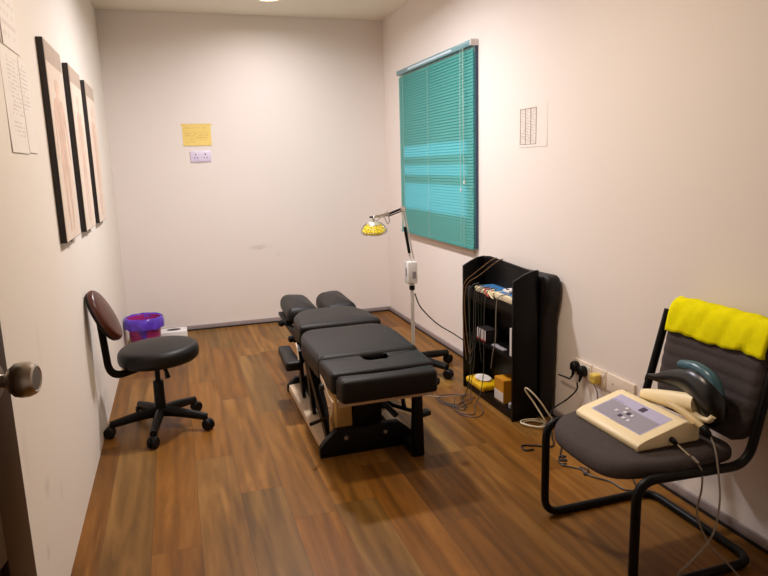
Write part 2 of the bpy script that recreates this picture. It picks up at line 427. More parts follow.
def text_mat(name, base, ink, ax, av, regions, seed=0.0, strength=1.0):
    """paper or panel with rows of print too small to read. regions: (a0,a1,v0,v1,pitch,word) in the object's own coordinates"""
    m = bpy.data.materials.new(name); m.use_nodes = True
    nt = m.node_tree; N = nt.nodes; L = nt.links; b = N['Principled BSDF']; b.inputs['Roughness'].default_value = 0.7
    tc = N.new('ShaderNodeTexCoord'); sp = N.new('ShaderNodeSeparateXYZ'); L.new(tc.outputs['Object'], sp.inputs[0])
    A, V = sp.outputs[ax], sp.outputs[av]
    def mth(op, a, bb=None):
        n = N.new('ShaderNodeMath'); n.operation = op
        for i, v in enumerate((a, bb)):
            if v is None: continue
            if isinstance(v, (int, float)): n.inputs[i].default_value = v
            else: L.new(v, n.inputs[i])
        return n.outputs[0]
    tot = None
    for (a0, a1, v0, v1, pitch, word) in regions:
        r_ = mth('DIVIDE', V, pitch); row = mth('LESS_THAN', mth('FRACT', r_), 0.42); ri = mth('FLOOR', r_)
        cb = N.new('ShaderNodeCombineXYZ'); L.new(mth('FLOOR', mth('DIVIDE', A, word)), cb.inputs[0]); L.new(ri, cb.inputs[1]); cb.inputs[2].default_value = seed
        wn = N.new('ShaderNodeTexWhiteNoise'); wn.noise_dimensions = '3D'; L.new(cb.outputs[0], wn.inputs['Vector'])
        k = mth('MULTIPLY', row, mth('GREATER_THAN', wn.outputs['Value'], 0.28))
        for c in (mth('GREATER_THAN', A, a0), mth('LESS_THAN', A, a1), mth('GREATER_THAN', V, v0), mth('LESS_THAN', V, v1)): k = mth('MULTIPLY', k, c)
        tot = k if tot is None else mth('MAXIMUM', tot, k)
    nz = N.new('ShaderNodeTexNoise'); nz.inputs['Scale'].default_value = 9; L.new(tc.outputs['Object'], nz.inputs['Vector'])
    c = lin(base); mb = N.new('ShaderNodeMixRGB'); mb.inputs['Color1'].default_value = c; mb.inputs['Color2'].default_value = tuple(v * 0.95 for v in c[:3]) + (1,); L.new(nz.outputs['Fac'], mb.inputs['Fac'])
    mx = N.new('ShaderNodeMixRGB'); mx.inputs['Color2'].default_value = lin(ink); L.new(mth('MULTIPLY', tot, strength), mx.inputs['Fac']); L.new(mb.outputs[0], mx.inputs['Color1'])
    L.new(mx.outputs[0], b.inputs['Base Color']); return m

# ------------------------------------------------------------------ the room
struct('floor', B(XL - 1.6, XR + 0.12, YF - 0.12, YB + 0.12, -0.08, 0.0), 'floor', smooth=False)
struct('ceiling', B(XL - 0.12, XR + 0.12, YF - 0.12, YB + 0.12, ZC, ZC + 0.08), 'ceiling', smooth=False)
struct('wall_back', B(XL - 0.12, XR + 0.12, YB, YB + 0.12, 0.0, ZC), 'wall_back', smooth=False)
struct('wall_front', B(XL - 0.12, XR + 0.12, YF - 0.12, YF, 0.0, ZC), 'wall_plain', smooth=False)
bm = NB()                                                   # left wall with a doorway near the camera
box(bm, XL - 0.12, XL, 0.36, YB, 0, ZC); box(bm, XL - 0.12, XL, YF, -0.47, 0, ZC); box(bm, XL - 0.12, XL, -0.47, 0.36, 2.06, ZC)
struct('wall_left', bm, 'wall_left', smooth=False)
WY0, WY1, WZ0, WZ1 = 3.96, 5.28, 0.83, 2.11                 # window opening
bm = NB()
box(bm, XR, XR + 0.12, YF, WY0, 0, ZC); box(bm, XR, XR + 0.12, WY1, YB, 0, ZC)
box(bm, XR, XR + 0.12, WY0, WY1, 0, WZ0); box(bm, XR, XR + 0.12, WY0, WY1, WZ1, ZC)
struct('wall_right', bm, 'wall_right', smooth=False)
# grey vinyl skirting and a dark strip painting the gap's shadow at the floor
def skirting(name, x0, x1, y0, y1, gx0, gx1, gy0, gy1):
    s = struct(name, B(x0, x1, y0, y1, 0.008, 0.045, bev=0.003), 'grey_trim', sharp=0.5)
    obj('painted_gap_shadow', B(gx0, gx1, gy0, gy1, 0.0, 0.012), 'gap_shadow', s, smooth=False)
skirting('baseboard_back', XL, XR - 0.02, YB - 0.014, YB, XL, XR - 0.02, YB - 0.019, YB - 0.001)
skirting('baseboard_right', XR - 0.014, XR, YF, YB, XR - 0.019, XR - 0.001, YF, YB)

# window behind the blind
win = bpy.data.objects.new('window_1', None); COL.objects.link(win); win.location = (XR + 0.08, (WY0 + WY1) / 2, WZ0); win['kind'] = 'structure'
bm = NB()
for (y0, y1, z0, z1) in ((WY0, WY0 + 0.04, WZ0, WZ1), (WY1 - 0.04, WY1, WZ0, WZ1), (WY0, WY1, WZ0, WZ0 + 0.04), (WY0, WY1, WZ1 - 0.04, WZ1)):
    box(bm, XR + 0.015, XR + 0.05, y0, y1, z0, z1)
obj('window_frame', bm, 'glossy_frame', win, smooth=False)
gm = bpy.data.materials.new('window_glass'); gm.use_nodes = True
n_ = gm.node_tree.nodes; l_ = gm.node_tree.links; tr_ = n_.new('ShaderNodeBsdfTransparent'); tr_.inputs[0].default_value = (0.85, 0.95, 0.97, 1)
gl_ = n_.new('ShaderNodeBsdfGlossy'); gl_.inputs['Roughness'].default_value = 0.05; mx_ = n_.new('ShaderNodeMixShader'); fr_n = n_.new('ShaderNodeFresnel')
l_.new(fr_n.outputs[0], mx_.inputs[0]); l_.new(tr_.outputs[0], mx_.inputs[1]); l_.new(gl_.outputs[0], mx_.inputs[2]); l_.new(mx_.outputs[0], n_['Material Output'].inputs['Surface'])
obj('pane', B(XR + 0.030, XR + 0.034, WY0 + 0.04, WY1 - 0.04, WZ0 + 0.04, WZ1 - 0.04), gm, win, smooth=False)
M['light_mask'] = mat('light_mask_dark', (40, 52, 52), 0.6)
bm = NB()                                                   # unseen boards added outside the glass to cut the backlight into bands
for (z0, z1) in ((WZ0, 1.03), (1.24, 1.305), (1.385, 1.45), (1.54, WZ1)):
    box(bm, XR + 0.052, XR + 0.062, WY0, WY1, z0, z1)
obj('light_mask_board', bm, 'light_mask', win, smooth=False)
struct('trim_1', B(XR - 0.022, XR + 0.012, WY0 - 0.03, WY1 + 0.03, WZ0 - 0.045, WZ0 - 0.002, bev=0.004), 'sill_paint')

# venetian blind
BY0, BY1, BZ0, BZ1 = 3.895, 5.335, 0.825, 2.150
bl = thing('window_blind', 'closed teal venetian blind hanging over the window on the right wall', 'blind', (XR - 0.03, BY0, BZ0))
hr = obj('headrail', B(XR - 0.05, XR - 0.012, BY0, BY1, BZ1 - 0.028, BZ1 + 0.008, bev=0.003), 'headrail', bl)
obj('highlight_strip', B(XR - 0.053, XR - 0.0505, BY0 + 0.30, BY1 - 0.28, BZ1 - 0.018, BZ1 - 0.004), 'headrail_highlight', hr, smooth=False)  # the headrail's bright highlight, painted as a pale strip
for y in (BY0 - 0.002, BY1 - 0.010):
    obj('mounting_bracket', B(XR - 0.056, XR - 0.001, y, y + 0.012, BZ1 - 0.030, BZ1 + 0.010, bev=0.002), 'metal_white', hr)
bm = NB(); pitch = 0.0205; n_sl = int((BZ1 - 0.04 - BZ0 - 0.01) / pitch)
for i in range(n_sl):
    z = BZ0 + 0.022 + i * pitch
    tilt = math.radians(71)
    dx, dz = math.cos(tilt) * 0.0125, math.sin(tilt) * 0.0125
    prof = []
    for s in (-1, -0.5, 0, 0.5, 1):
        c = 0.0016 * (1 - s * s)
        prof.append((XR - 0.031 + s * dx - c * math.sin(tilt), z - s * dz * -1 - c * math.cos(tilt) * -1))
    va = [bm.verts.new((x, BY0 + 0.006, z_)) for x, z_ in prof]; vb = [bm.verts.new((x, BY1 - 0.006, z_)) for x, z_ in prof]
    for k in range(4): bm.faces.new((va[k], va[k + 1], vb[k + 1], vb[k]))
sl = obj('slats', bm, 'slats', bl)
obj('bottom_rail', B(XR - 0.042, XR - 0.02, BY0 + 0.012, BY1 - 0.006, BZ0 - 0.006, BZ0 + 0.008, bev=0.003), 'slats', bl)
for y in (BY0 + 0.13, 4.66, BY1 - 0.13):
    obj('ladder_cord', T_([(XR - 0.0452, y, BZ1 - 0.03), (XR - 0.0452, y, BZ0)], 0.0014, seg=6, n=1), 'cord', bl)
obj('edge_channel', B(XR - 0.019, XR - 0.001, BY0 - 0.001, BY0 + 0.005, BZ0, BZ1 - 0.03), 'navy_edge', bl, smooth=False)
pc = obj('pull_cord', T_([(XR - 0.056, 4.05, BZ1 - 0.03), (XR - 0.058, 4.055, 1.7), (XR - 0.056, 4.05, 1.22)], 0.0022, seg=6), 'cord', bl)
obj('pull_cord', T_([(XR - 0.058, 4.01, BZ1 - 0.03), (XR - 0.060, 4.0, 1.6), (XR - 0.058, 3.99, 1.27)], 0.0022, seg=6), 'cord', bl)
obj('pull_cord', T_([(XR - 0.056, 4.05, 1.22), (XR - 0.058, 4.045, 1.0), (XR - 0.056, 4.055, 0.86)], 0.0016, seg=6), 'cord', bl)
for q_ in ((XR - 0.056, 4.05, 1.205), (XR - 0.058, 3.99, 1.255)): obj('cord_tassel', lathe(NB(), [(0, 0.02), (0.005, 0.018), (0.007, 0), (0, -0.002)], q_, 12), 'metal_white', pc)
# lathe(bm, [(0, 0.02), (0.005, 0.018), (0.007, 0), (0, -0.002)], (XR - 0.058, 3.99, 1.255), 12)

# door leaf by the camera, open along the left wall
HX, HY, EX, EY = -0.413, 0.345, -0.284, 1.165
hd = Vector((EX - HX, EY - HY, 0)); DL = hd.length; hd.normalize(); hn = Vector((hd.y, -hd.x, 0))   # hn points into the room
DM = Matrix.Translation(Vector((HX, HY, 0))) @ Matrix(((hd.x, hn.x, 0, 0), (hd.y, hn.y, 0, 0), (0, 0, 1, 0), (0, 0, 0, 1)))
def dbox(bm, u0, u1, v0, v1, z0, z1, bev=0.0):
    t = bmesh.new(); box(t, u0, u1, v0, v1, z0, z1, bev); merge(bm, t, DM)
bm = NB()
dbox(bm, 0.0, DL, -0.036, -0.012, 0.012, 2.03)
for (u0, u1, z0, z1) in ((0, 0.095, 0.012, 2.03), (DL - 0.095, DL, 0.012, 2.03), (0.095, DL - 0.095, 0.012, 0.22), (0.095, DL - 0.095, 0.80, 0.93), (0.095, DL - 0.095, 1.92, 2.03)):
    dbox(bm, u0, u1, -0.012, 0.0, z0, z1, 0.0015)
for (z0, z1) in ((0.26, 0.76), (0.97, 1.88)): dbox(bm, 0.14, DL - 0.14, -0.013, -0.003, z0, z1, 0.006)
door = struct('door_1', bm, 'door_wood', loc=(HX, HY, 0), sharp=0.4)
kz = 1.085; kp = DM @ Vector((DL - 0.062, 0, kz))
kn = obj('door_knob', lathe(NB(), [(0, 0), (0.011, 0.0), (0.011, 0.022), (0.019, 0.027), (0.0265, 0.036), (0.0285, 0.045), (0.0275, 0.056), (0.0235, 0.065), (0.020, 0.067), (0.018, 0.0655), (0, 0.0655)], kp, 40, hn), 'steel', door)
obj('rosette', lathe(NB(), [(0, 0), (0.031, 0.0), (0.031, 0.004), (0.026, 0.009), (0.014, 0.010), (0, 0.010)], kp, 36, hn), 'steel', kn)
bm = NB()                                                   # frame of the doorway in the left wall
for (y0, y1, z0, z1) in ((0.33, 0.36, 0, 2.06), (-0.47, -0.44, 0, 2.06), (-0.47, 0.36, 2.03, 2.06)): box(bm, XL - 0.12, XL + 0.012, y0, y1, z0, z1)
struct('trim_2', bm, 'door_wood', smooth=False)

# ------------------------------------------------------------------ ceiling lamps
M['lamp_glow'] = mat('lamp_diffuser', (255, 240, 215), 0.5, emit=(255, 226, 176), es=6.0)
def downlight(x, y, watts, label, col=(1.0, 0.965, 1.02)):
    t = thing('ceiling_light', label, 'lamp', (x, y, ZC), 'round ceiling lamps')
    obj('rim', lathe(NB(), [(0.095, 0.0), (0.118, 0.0), (0.118, -0.012), (0.112, -0.02), (0.098, -0.02), (0.095, 0.0)], (x, y, ZC), 40), 'metal_white', t)
    obj('diffuser', lathe(NB(), [(0.097, -0.004), (0.095, -0.014), (0.06, -0.022), (0, -0.026)], (x, y, ZC), 40), 'lamp_glow', t)
    l = bpy.data.lights.new('bulb', 'AREA'); l.shape = 'DISK'; l.size = 0.2; l.energy = watts; l.color = col; l.spread = math.radians(168)
    lo = bpy.data.objects.new('bulb', l); COL.objects.link(lo); lo.parent = t; lo.location = (0, 0, -0.03)
    return t
LIGHTS = ((0.80, 5.15, 6), (0.70, 3.95, 35))
downlight(*LIGHTS[0], 'round warm ceiling lamp nearest the back wall')
downlight(*LIGHTS[1], 'round warm ceiling lamp over the treatment table, out of view above')
downlight(0.62, 2.30, 15, 'added warm ceiling lamp between the table and the camera, unseen, evening the light', (1.0, 0.84, 0.66))  # lamp added out of view to even the light on the walls
# unseen bluish light added behind the blind for the bright bands on the slats
l = bpy.data.lights.new('added_band_light', 'AREA'); l.shape = 'RECTANGLE'; l.size = 1.5; l.size_y = 1.4; l.energy = 9; l.spread = math.radians(22); l.color = (0.85, 0.85, 1.0)
lo = bpy.data.objects.new('added_band_light', l); COL.objects.link(lo); lo.location = (XR + 0.45, (WY0 + WY1) / 2, (WZ0 + WZ1) / 2); lo.rotation_euler = (0, PI / 2, 0)
w = bpy.data.worlds.new('World'); C.world = w; w.use_nodes = True
w.node_tree.nodes['Background'].inputs[0].default_value = lin((120, 104, 88)); w.node_tree.nodes['Background'].inputs[1].default_value = 0.12

# ------------------------------------------------------------------ camera
cd = bpy.data.cameras.new('camera'); cam = bpy.data.objects.new('camera', cd); COL.objects.link(cam)
F_, yaw, pitch_, roll = 645.534, 0.308579, 0.189470, -0.0295771
f = Vector((math.sin(yaw) * math.cos(pitch_), math.cos(yaw) * math.cos(pitch_), -math.sin(pitch_)))
r = Vector((math.cos(yaw), -math.sin(yaw), 0)); u = r.cross(f)
r2 = r * math.cos(roll) + u * math.sin(roll); u2 = -r * math.sin(roll) + u * math.cos(roll)
cam.matrix_world = Matrix(((r2.x, u2.x, -f.x, 0), (r2.y, u2.y, -f.y, 0), (r2.z, u2.z, -f.z, 1.4), (0, 0, 0, 1)))
cd.sensor_width = 36; cd.lens = F_ / 768 * 36; cd.clip_start = 0.05
C.camera = cam
C.view_settings.view_transform = 'Standard'; C.view_settings.look = 'None'; C.view_settings.gamma = 1.0; C.view_settings.exposure = 0.33
C.view_settings.use_curve_mapping = False


# ------------------------------------------------------------------ wall things
XP = XL + 0.026
def poster(y0, y1, z0, z1, label, seed, wide):
    t = thing('framed_poster', label, 'poster', (XL + 0.001, (y0 + y1) / 2, z0), 'tall posters on the left wall')
    obj('frame', B(XL + 0.001, XP, y0, y1, z0, z1, bev=0.002), 'frame_black', t, sharp=0.4)
    sh = obj('print', B(XP, XP + 0.002, y0 + 0.004, y1 - 0.004, z0 + 0.004, z1 - 0.004), 'poster', t, smooth=False)
    obj('header', B(XP + 0.002, XP + 0.0025, y0 + 0.006, y1 - 0.006, z1 - 0.085, z1 - 0.006), 'poster_head', sh, smooth=False)
    # a pale standing anatomical figure, printed flat on the sheet
    cy = (y0 + y1) / 2; s = (z1 - z0) / 0.84; X = XP + 0.0022
    bm = NB(); prof = [(0, .70), (.022, .695), (.03, .67), (.024, .645), (.014, .63), (.018, .62), (.055, .61), (.075, .59), (.085, .52), (.092, .43), (.098, .36), (.088, .35), (.078, .42), (.068, .50), (.058, .53), (.05, .47), (.045, .42), (.056, .36), (.058, .30), (.05, .22), (.044, .19), (.048, .14), (.034, .07), (.036, .04), (.018, .04), (.016, .08), (.018, .14), (.014, .2), (.008, .3), (0, .34)]
    pts = [(cy + a * wide, z0 + z * s) for a, z in prof] + [(cy - a * wide, z0 + z * s) for a, z in prof[::-1][1:-1]]
    prism(bm, pts, 'x', X - 0.0002, X + 0.0003)
    obj('figure_print', bm, 'poster_flesh', sh, smooth=False)
    obj('hanger_clip', B(XL + 0.004, XP - 0.004, cy - 0.02, cy + 0.02, z0 - 0.012, z0 - 0.0005), 'grey_trim', t, smooth=False)
poster(2.945, 3.36, 1.115, 1.93, 'black edged anatomy poster nearest the camera on the left wall', 3, 1.7)
poster(3.60, 4.02, 1.105, 1.93, 'black edged anatomy poster in the middle of the three', 5, 1.2)
poster(4.245, 4.67, 1.10, 1.93, 'black edged anatomy poster nearest the back wall', 9, 1.4)

def sheet(name, label, cat, plane, a0, a1, z0, z1, m, group=None, off=0.0004, curl=0.0025, ink='ink_faint', tilt=0.0, w_=6):
    """sheet of paper stuck on a wall, its lower corner lifting a little"""
    bm = NB(); nx, nz_ = 4, 8; grid = []
    sgn = 1 if plane[0] == 'x' and plane[1] < 0 else -1
    for j in range(nz_ + 1):
        row = []
        for i in range(nx + 1):
            s, t_ = i / nx, j / nz_; d = off + curl * (1 - t_) ** 3
            a = a0 + (a1 - a0) * s + tilt * t_; z = z0 + (z1 - z0) * t_
            row.append(bm.verts.new((plane[1] + sgn * d, a, z) if plane[0] == 'x' else (a, plane[1] + sgn * d, z)))
        grid.append(row)
    top = []
    for j in range(nz_):
        for i in range(nx): bm.faces.new((grid[j][i], grid[j][i + 1], grid[j + 1][i + 1], grid[j + 1][i]))
    r = bmesh.ops.extrude_face_region(bm, geom=bm.faces[:])
    vs = [g for g in r['geom'] if isinstance(g, bmesh.types.BMVert)]
    bmesh.ops.translate(bm, verts=vs, vec=(sgn * 0.0006, 0, 0) if plane[0] == 'x' else (0, sgn * 0.0006, 0))
    loc = (plane[1], (a0 + a1) / 2, z0) if plane[0] == 'x' else ((a0 + a1) / 2, plane[1], z0)
    o = obj(name, bm, m, loc=loc); tag(o, label, cat, group)
    return o
sheet('paper_sheet', 'upper white sheet with faint sketches on the left wall, cut by the photo edge', 'paper', ('x', XL), 2.33, 2.60, 1.80, 2.12, text_mat('sketch_sheet_print', (238, 229, 220), (222,212,204), 'Y', 'Z', [(-.11,.11,.02,.30,.034,.021)], 1), curl=0.0015)
sheet('paper_sheet', 'white typed sheet on the left wall, the lower one farther from the posters', 'paper', ('x', XL), 2.29, 2.545, 1.47, 1.79, text_mat('typed_sheet_print', (238, 229, 220), (212,202,194), 'Y', 'Z', [(-.05,.115,.12,.30,.0135,.017),(-.05,.10,.05,.105,.0135,.017)], 2))
sheet('paper_sheet', 'white typed sheet on the left wall nearest the framed posters', 'paper', ('x', XL), 2.552, 2.70, 1.475, 1.79, text_mat('short_typed_sheet_print', (238, 229, 220), (212,202,194), 'Y', 'Z', [(-.065,.045,.14,.30,.0145,.015)], 3))
tag(obj('hanging_string', T_([(XL + 0.004, 2.30, 2.02), (XL + 0.004, 2.335, 1.93), (XL + 0.004, 2.345, 1.80)], 0.0016, seg=6), 'grey_trim', loc=(XL, 2.3, 1.9)), 'thin dark string hanging by the upper sheet on the left wall', 'string')
o = sheet('notice_sheet', 'yellow paper notice taped to the back wall above the socket', 'notice', ('y', YB), 0.118, 0.352, 1.60, 1.775, text_mat('yellow_notice_print', (244, 214, 122), (224,186,104), 'X', 'Z', [(-.1,.07,.138,.158,.016,.012),(-.1,.09,.05,.115,.016,.012),(-.095,-.02,.015,.04,.012,.01)], 4), curl=0.004)
obj('clear_tape', B(0.108, 0.362, YB - 0.0012, YB - 0.0004, 1.765, 1.782), 'yellow_paper', o, smooth=False)
o = sheet('chart_sheet', 'white sheet with a grid of small drawings stuck on the right wall', 'paper', ('x', XR), 3.075, 3.37, 1.47, 1.70, text_mat('drawing_sheet_print', (238, 229, 220), (178,166,160), 'Y', 'Z', [(.085,.125,.02,.205,.0085,.0045),(.03,.07,.02,.205,.0085,.0045),(-.025,.015,.02,.205,.0085,.0045)], 5), curl=0.0015)
for (y0, y1, z0, z1) in ((3.185, 3.3555, 1.487, 1.4885), (3.185, 3.3555, 1.680, 1.6815), (3.185, 3.1865, 1.487, 1.6815), (3.354, 3.3555, 1.487, 1.6815), (3.241, 3.2425, 1.487, 1.6815), (3.297, 3.2985, 1.487, 1.6815)):
    obj('ruled_line', B(XR - 0.0052, XR - 0.0025, y0, y1, z0, z1), 'ink', o, smooth=False)

M['lilac_plate'] = mat('lilac_plate', (226, 214, 238), 0.35, var=0.02)
M['socket_hole'] = mat('socket_hole', (60, 45, 80), 0.6)
t = thing('wall_socket', 'double white wall socket below the yellow notice on the back wall', 'socket', (0.252, YB, 1.46))
obj('faceplate', B(0.168, 0.338, YB - 0.011, YB, 1.465, 1.556, bev=0.003), 'lilac_plate', t)
for x in (0.212, 0.292):
    s = obj('switch', B(x - 0.008, x + 0.008, YB - 0.015, YB - 0.011, 1.532, 1.548, bev=0.001), 'white_plastic', t)
    for (dx, z, hw, hh) in ((0, 1.524, .0035, .005), (-0.012, 1.499, .005, .003), (0.012, 1.499, .005, .003)):
        obj('pin_hole', B(x + dx - hw, x + dx + hw, YB - 0.0116, YB - 0.0108, z - hh, z + hh), 'socket_hole', t, smooth=False)

def wall_plate(y0, y1, z0, z1, label):
    t = thing('wall_socket', label, 'socket', (XR, (y0 + y1) / 2, z0), 'socket plates low on the right wall')
    obj('faceplate', B(XR - 0.011, XR, y0, y1, z0, z1, bev=0.003), 'plate_plastic', t)
    return t
PZ0, PZ1 = 0.300, 0.388
t = wall_plate(2.62, 2.765, PZ0, PZ1, 'ivory wall plate holding the two black plugs')
obj('switch', B(XR - 0.015, XR - 0.011, 2.632, 2.642, 0.355, 0.372, bev=0.001), 'white_plastic', t)
t = wall_plate(2.506, 2.612, PZ0, PZ1, 'ivory wall plate holding the yellow plug')
obj('switch', B(XR - 0.015, XR - 0.011, 2.515, 2.525, 0.355, 0.372, bev=0.001), 'white_plastic', t)
t = wall_plate(2.30, 2.498, PZ0, PZ1, 'ivory wall plate with nothing in it, nearest the chair')
obj('screw', cyl(NB(), (XR - 0.011, 2.45, 0.345), 0.004, 0.002, 12, (-1, 0, 0)), 'grey_trim', t)
obj('screw', cyl(NB(), (XR - 0.011, 2.35, 0.345), 0.004, 0.002, 12, (-1, 0, 0)), 'grey_trim', t)

def plug(y, z, label, grp, zt, m='black_plastic'):
    t = thing('power_plug', label, 'plug', (XR - 0.012, y, z), grp)
    bm = NB(); o_ = round_poly([(y - 0.026, z - 0.024), (y + 0.026, z - 0.024), (y + 0.026, z + 0.012), (y + 0.012, z + 0.028), (y - 0.012, z + 0.028), (y - 0.026, z + 0.012)], 0.014)
    pad(bm, o_, 0.0, 0.034, r=0.014, crown=0.001, rb=0.002)
    for v in bm.verts: v.co = Vector((XR - 0.0115 - v.co.z, v.co.x, v.co.y))
    obj('plug_body', bm, m, t)
    obj('cord_sleeve', T_([(XR - 0.032, y, z - 0.015), (XR - 0.036, y, z - 0.035), (XR - 0.04, y + 0.003, z - 0.055)], [0.011, 0.008, 0.005], seg=10), m, t)
plug(2.735, 0.350, 'black plug in the wall plate, the one nearer the shelf', 'black plugs', 0)
plug(2.672, 0.343, 'black plug in the wall plate, the one nearer the yellow plug', 'black plugs', 0)
t = thing('power_plug', 'small yellow plug adapter in the middle wall plate', 'plug', (XR - 0.012, 2.60, 0.32))
obj('plug_body', B(XR - 0.05, XR - 0.0115, 2.534, 2.580, 0.318, 0.366, bev=0.007, seg=3), 'yellow_plug', t)
for y in (2.550, 2.563): obj('pin_hole', B(XR - 0.0505, XR - 0.0497, y - 0.0025, y + 0.0025, 0.342, 0.350), 'socket_hole', t, smooth=False)

# ------------------------------------------------------------------ bin and box in the far left corner
bx, by = -0.305, 5.36
t = thing('waste_bin', 'round purple waste bin with a violet liner folded over its rim', 'bin', (bx, by, 0))
obj('bucket', lathe(NB(), [(0, 0.004), (0.098, 0.0), (0.102, 0.006), (0.132, 0.245), (0.137, 0.25), (0.137, 0.256), (0.130, 0.256), (0.1, 0.012), (0, 0.010)], (bx, by, 0), 40), 'bin_plastic', t)
bm = NB(); rnd = random.Random(3); n = 72; rings = []
for k, (r_, z, wob) in enumerate(((0.104, 0.05, .004), (0.122, 0.17, .004), (0.130, 0.25, .003), (0.136, 0.268, .002), (0.144, 0.262, .002), (0.150, 0.235, .003), (0.152, 0.205, .004), (0.149, 0.180, .004))):
    ph = [math.sin(i * 2 * PI / n * 7 + k) * 0.5 + math.sin(i * 2 * PI / n * 17 + k * 1.3) * 0.3 + math.sin(i * 2 * PI / n * 3) * 0.5 for i in range(n)]
    rings.append([bm.verts.new((bx + (r_ + wob * ph[i] * .6) * math.cos(2 * PI * i / n), by + (r_ + wob * ph[i] * .6) * math.sin(2 * PI * i / n), z + wob * 1.2 * ph[(i * 3) % n])) for i in range(n)])
for a, b in zip(rings, rings[1:]):
    for i in range(n): bm.faces.new((a[i], a[(i + 1) % n], b[(i + 1) % n], b[i]))
obj('bin_liner', bm, 'bag_film', t, sharp=3.0)
t = thing('white_box', 'low white box with a dark oval opening, on the floor behind the stool', 'box', (-0.085, 5.52, 0))
obj('box_body', B(-0.20, 0.015, 5.44, 5.60, 0.001, 0.095, bev=0.006), 'white_plastic', t)
bm = NB(); pad(bm, [Vector((-0.09 + 0.055 * math.cos(a * PI / 12), 5.52 + 0.03 * math.sin(a * PI / 12))) for a in range(24)], 0.0945, 0.099, r=0.002, crown=0.001, rb=0.0005)
obj('oval_opening', bm, 'display_dark', t)
M['dark_opening'] = mat('dark_opening', (48, 40, 40), 0.6)
t.children[-1].data.materials[0] = M['dark_opening']

# ------------------------------------------------------------------ stool
sx, sy = -0.165, 3.60
t = thing('swivel_stool', 'black round swivel stool on castors with a small brown backrest', 'stool', (sx, sy, 0))
cx, cy = -0.148, 3.62
ns = 56; ol = [Vector((cx + 0.212 * math.cos(2 * PI * i / ns), cy + 0.212 * math.sin(2 * PI * i / ns))) for i in range(ns)]
obj('seat', pad(NB(), ol, 0.380, 0.470, r=0.036, crown=0.012, rb=0.03, zf=lambda x, y: 0.03 * (x - cx)), 'black_vinyl', t, sharp=1.5)
obj('seat_plate', B(sx - 0.09, sx + 0.07, sy - 0.06, sy + 0.07, 0.358, 0.384, bev=0.004), 'black_metal', t)
obj('gas_lift', lathe(NB(), [(0, 0.08), (0.03, 0.08), (0.028, 0.27), (0.026, 0.275), (0.014, 0.278), (0.014, 0.36), (0, 0.36)], (sx, sy, 0), 24), 'black_plastic', t)
lv = obj('height_lever', T_([(sx + 0.02, sy - 0.03, 0.362), (sx + 0.045, sy - 0.05, 0.345), (sx + 0.055, sy - 0.06, 0.30)], [0.007, 0.010, 0.015], seg=8), 'black_plastic', t)
for a in (190, 262, 334, 46, 118):
    ca, sa = math.cos(math.radians(a)), math.sin(math.radians(a)); R_ = 0.262
    bm = NB()
    tube(bm, [(sx + ca * 0.015, sy + sa * 0.015, 0.098), (sx + ca * 0.12, sy + sa * 0.12, 0.092), (sx + ca * R_, sy + sa * R_, 0.072)], [0.030, 0.027, 0.021], seg=10, flat=0.85)
    lg = obj('leg', bm, 'black_plastic', t)
    px, py = sx + ca * R_, sy + sa * R_
    sw = math.radians(a + 70); wx, wy = math.cos(sw), math.sin(sw)
    bm = NB(); cyl(bm, (px, py, 0.048), 0.006, 0.03, 10)
    for s in (-1, 1):
        lathe(bm, [(0, 0), (0.025, 0), (0.030, 0.004), (0.030, 0.016), (0.025, 0.021), (0, 0.022)], (px + wx * s * 0.003 + wy * 0.008, py + wy * s * 0.003 - wx * 0.008, 0.0305), 20, (wx * s, wy * s, 0))
    box(bm, px - 0.020, px + 0.020, py - 0.020, py + 0.020, 0.042, 0.062, 0.008)
    obj('castor', bm, 'black_plastic', lg)
# backrest bracket and pad
obj('back_bracket', T_(fillet([(sx - 0.06, sy - 0.01, 0.368), (-0.392, 3.50, 0.345), (-0.408, 3.46, 0.70)], 0.09, 9), 0.020, seg=12, n=1, flat=0.6), 'black_metal', t)
Lv = Vector((0.115, 0.01, -0.25)).normalized(); Wv = Vector((0.14, 0.99, 0.0)); Wv = (Wv - Lv * Wv.dot(Lv)).normalized(); Nv = Wv.cross(Lv).normalized()
if Nv.x < 0: Nv = -Nv
bc = Vector((-0.387, 3.44, 0.692))
MB_ = Matrix(((Wv.x, Lv.x, Nv.x, bc.x), (Wv.y, Lv.y, Nv.y, bc.y), (Wv.z, Lv.z, Nv.z, bc.z), (0, 0, 0, 1)))
ell = [Vector((0.105 * math.cos(2 * PI * i / 40), 0.142 * math.sin(2 * PI * i / 40))) for i in range(40)]
ell2 = [p * 0.97 for p in ell]
bk = obj('backrest', pad(NB(), ell, 0.0, 0.032, r=0.022, crown=0.008, rb=0.006, mtx=MB_), 'seat_wood', t, sharp=1.5)
obj('back_shell', pad(NB(), ell2, -0.016, 0.004, r=0.004, crown=0.0, rb=0.01, mtx=MB_), 'black_plastic', bk, sharp=1.5)

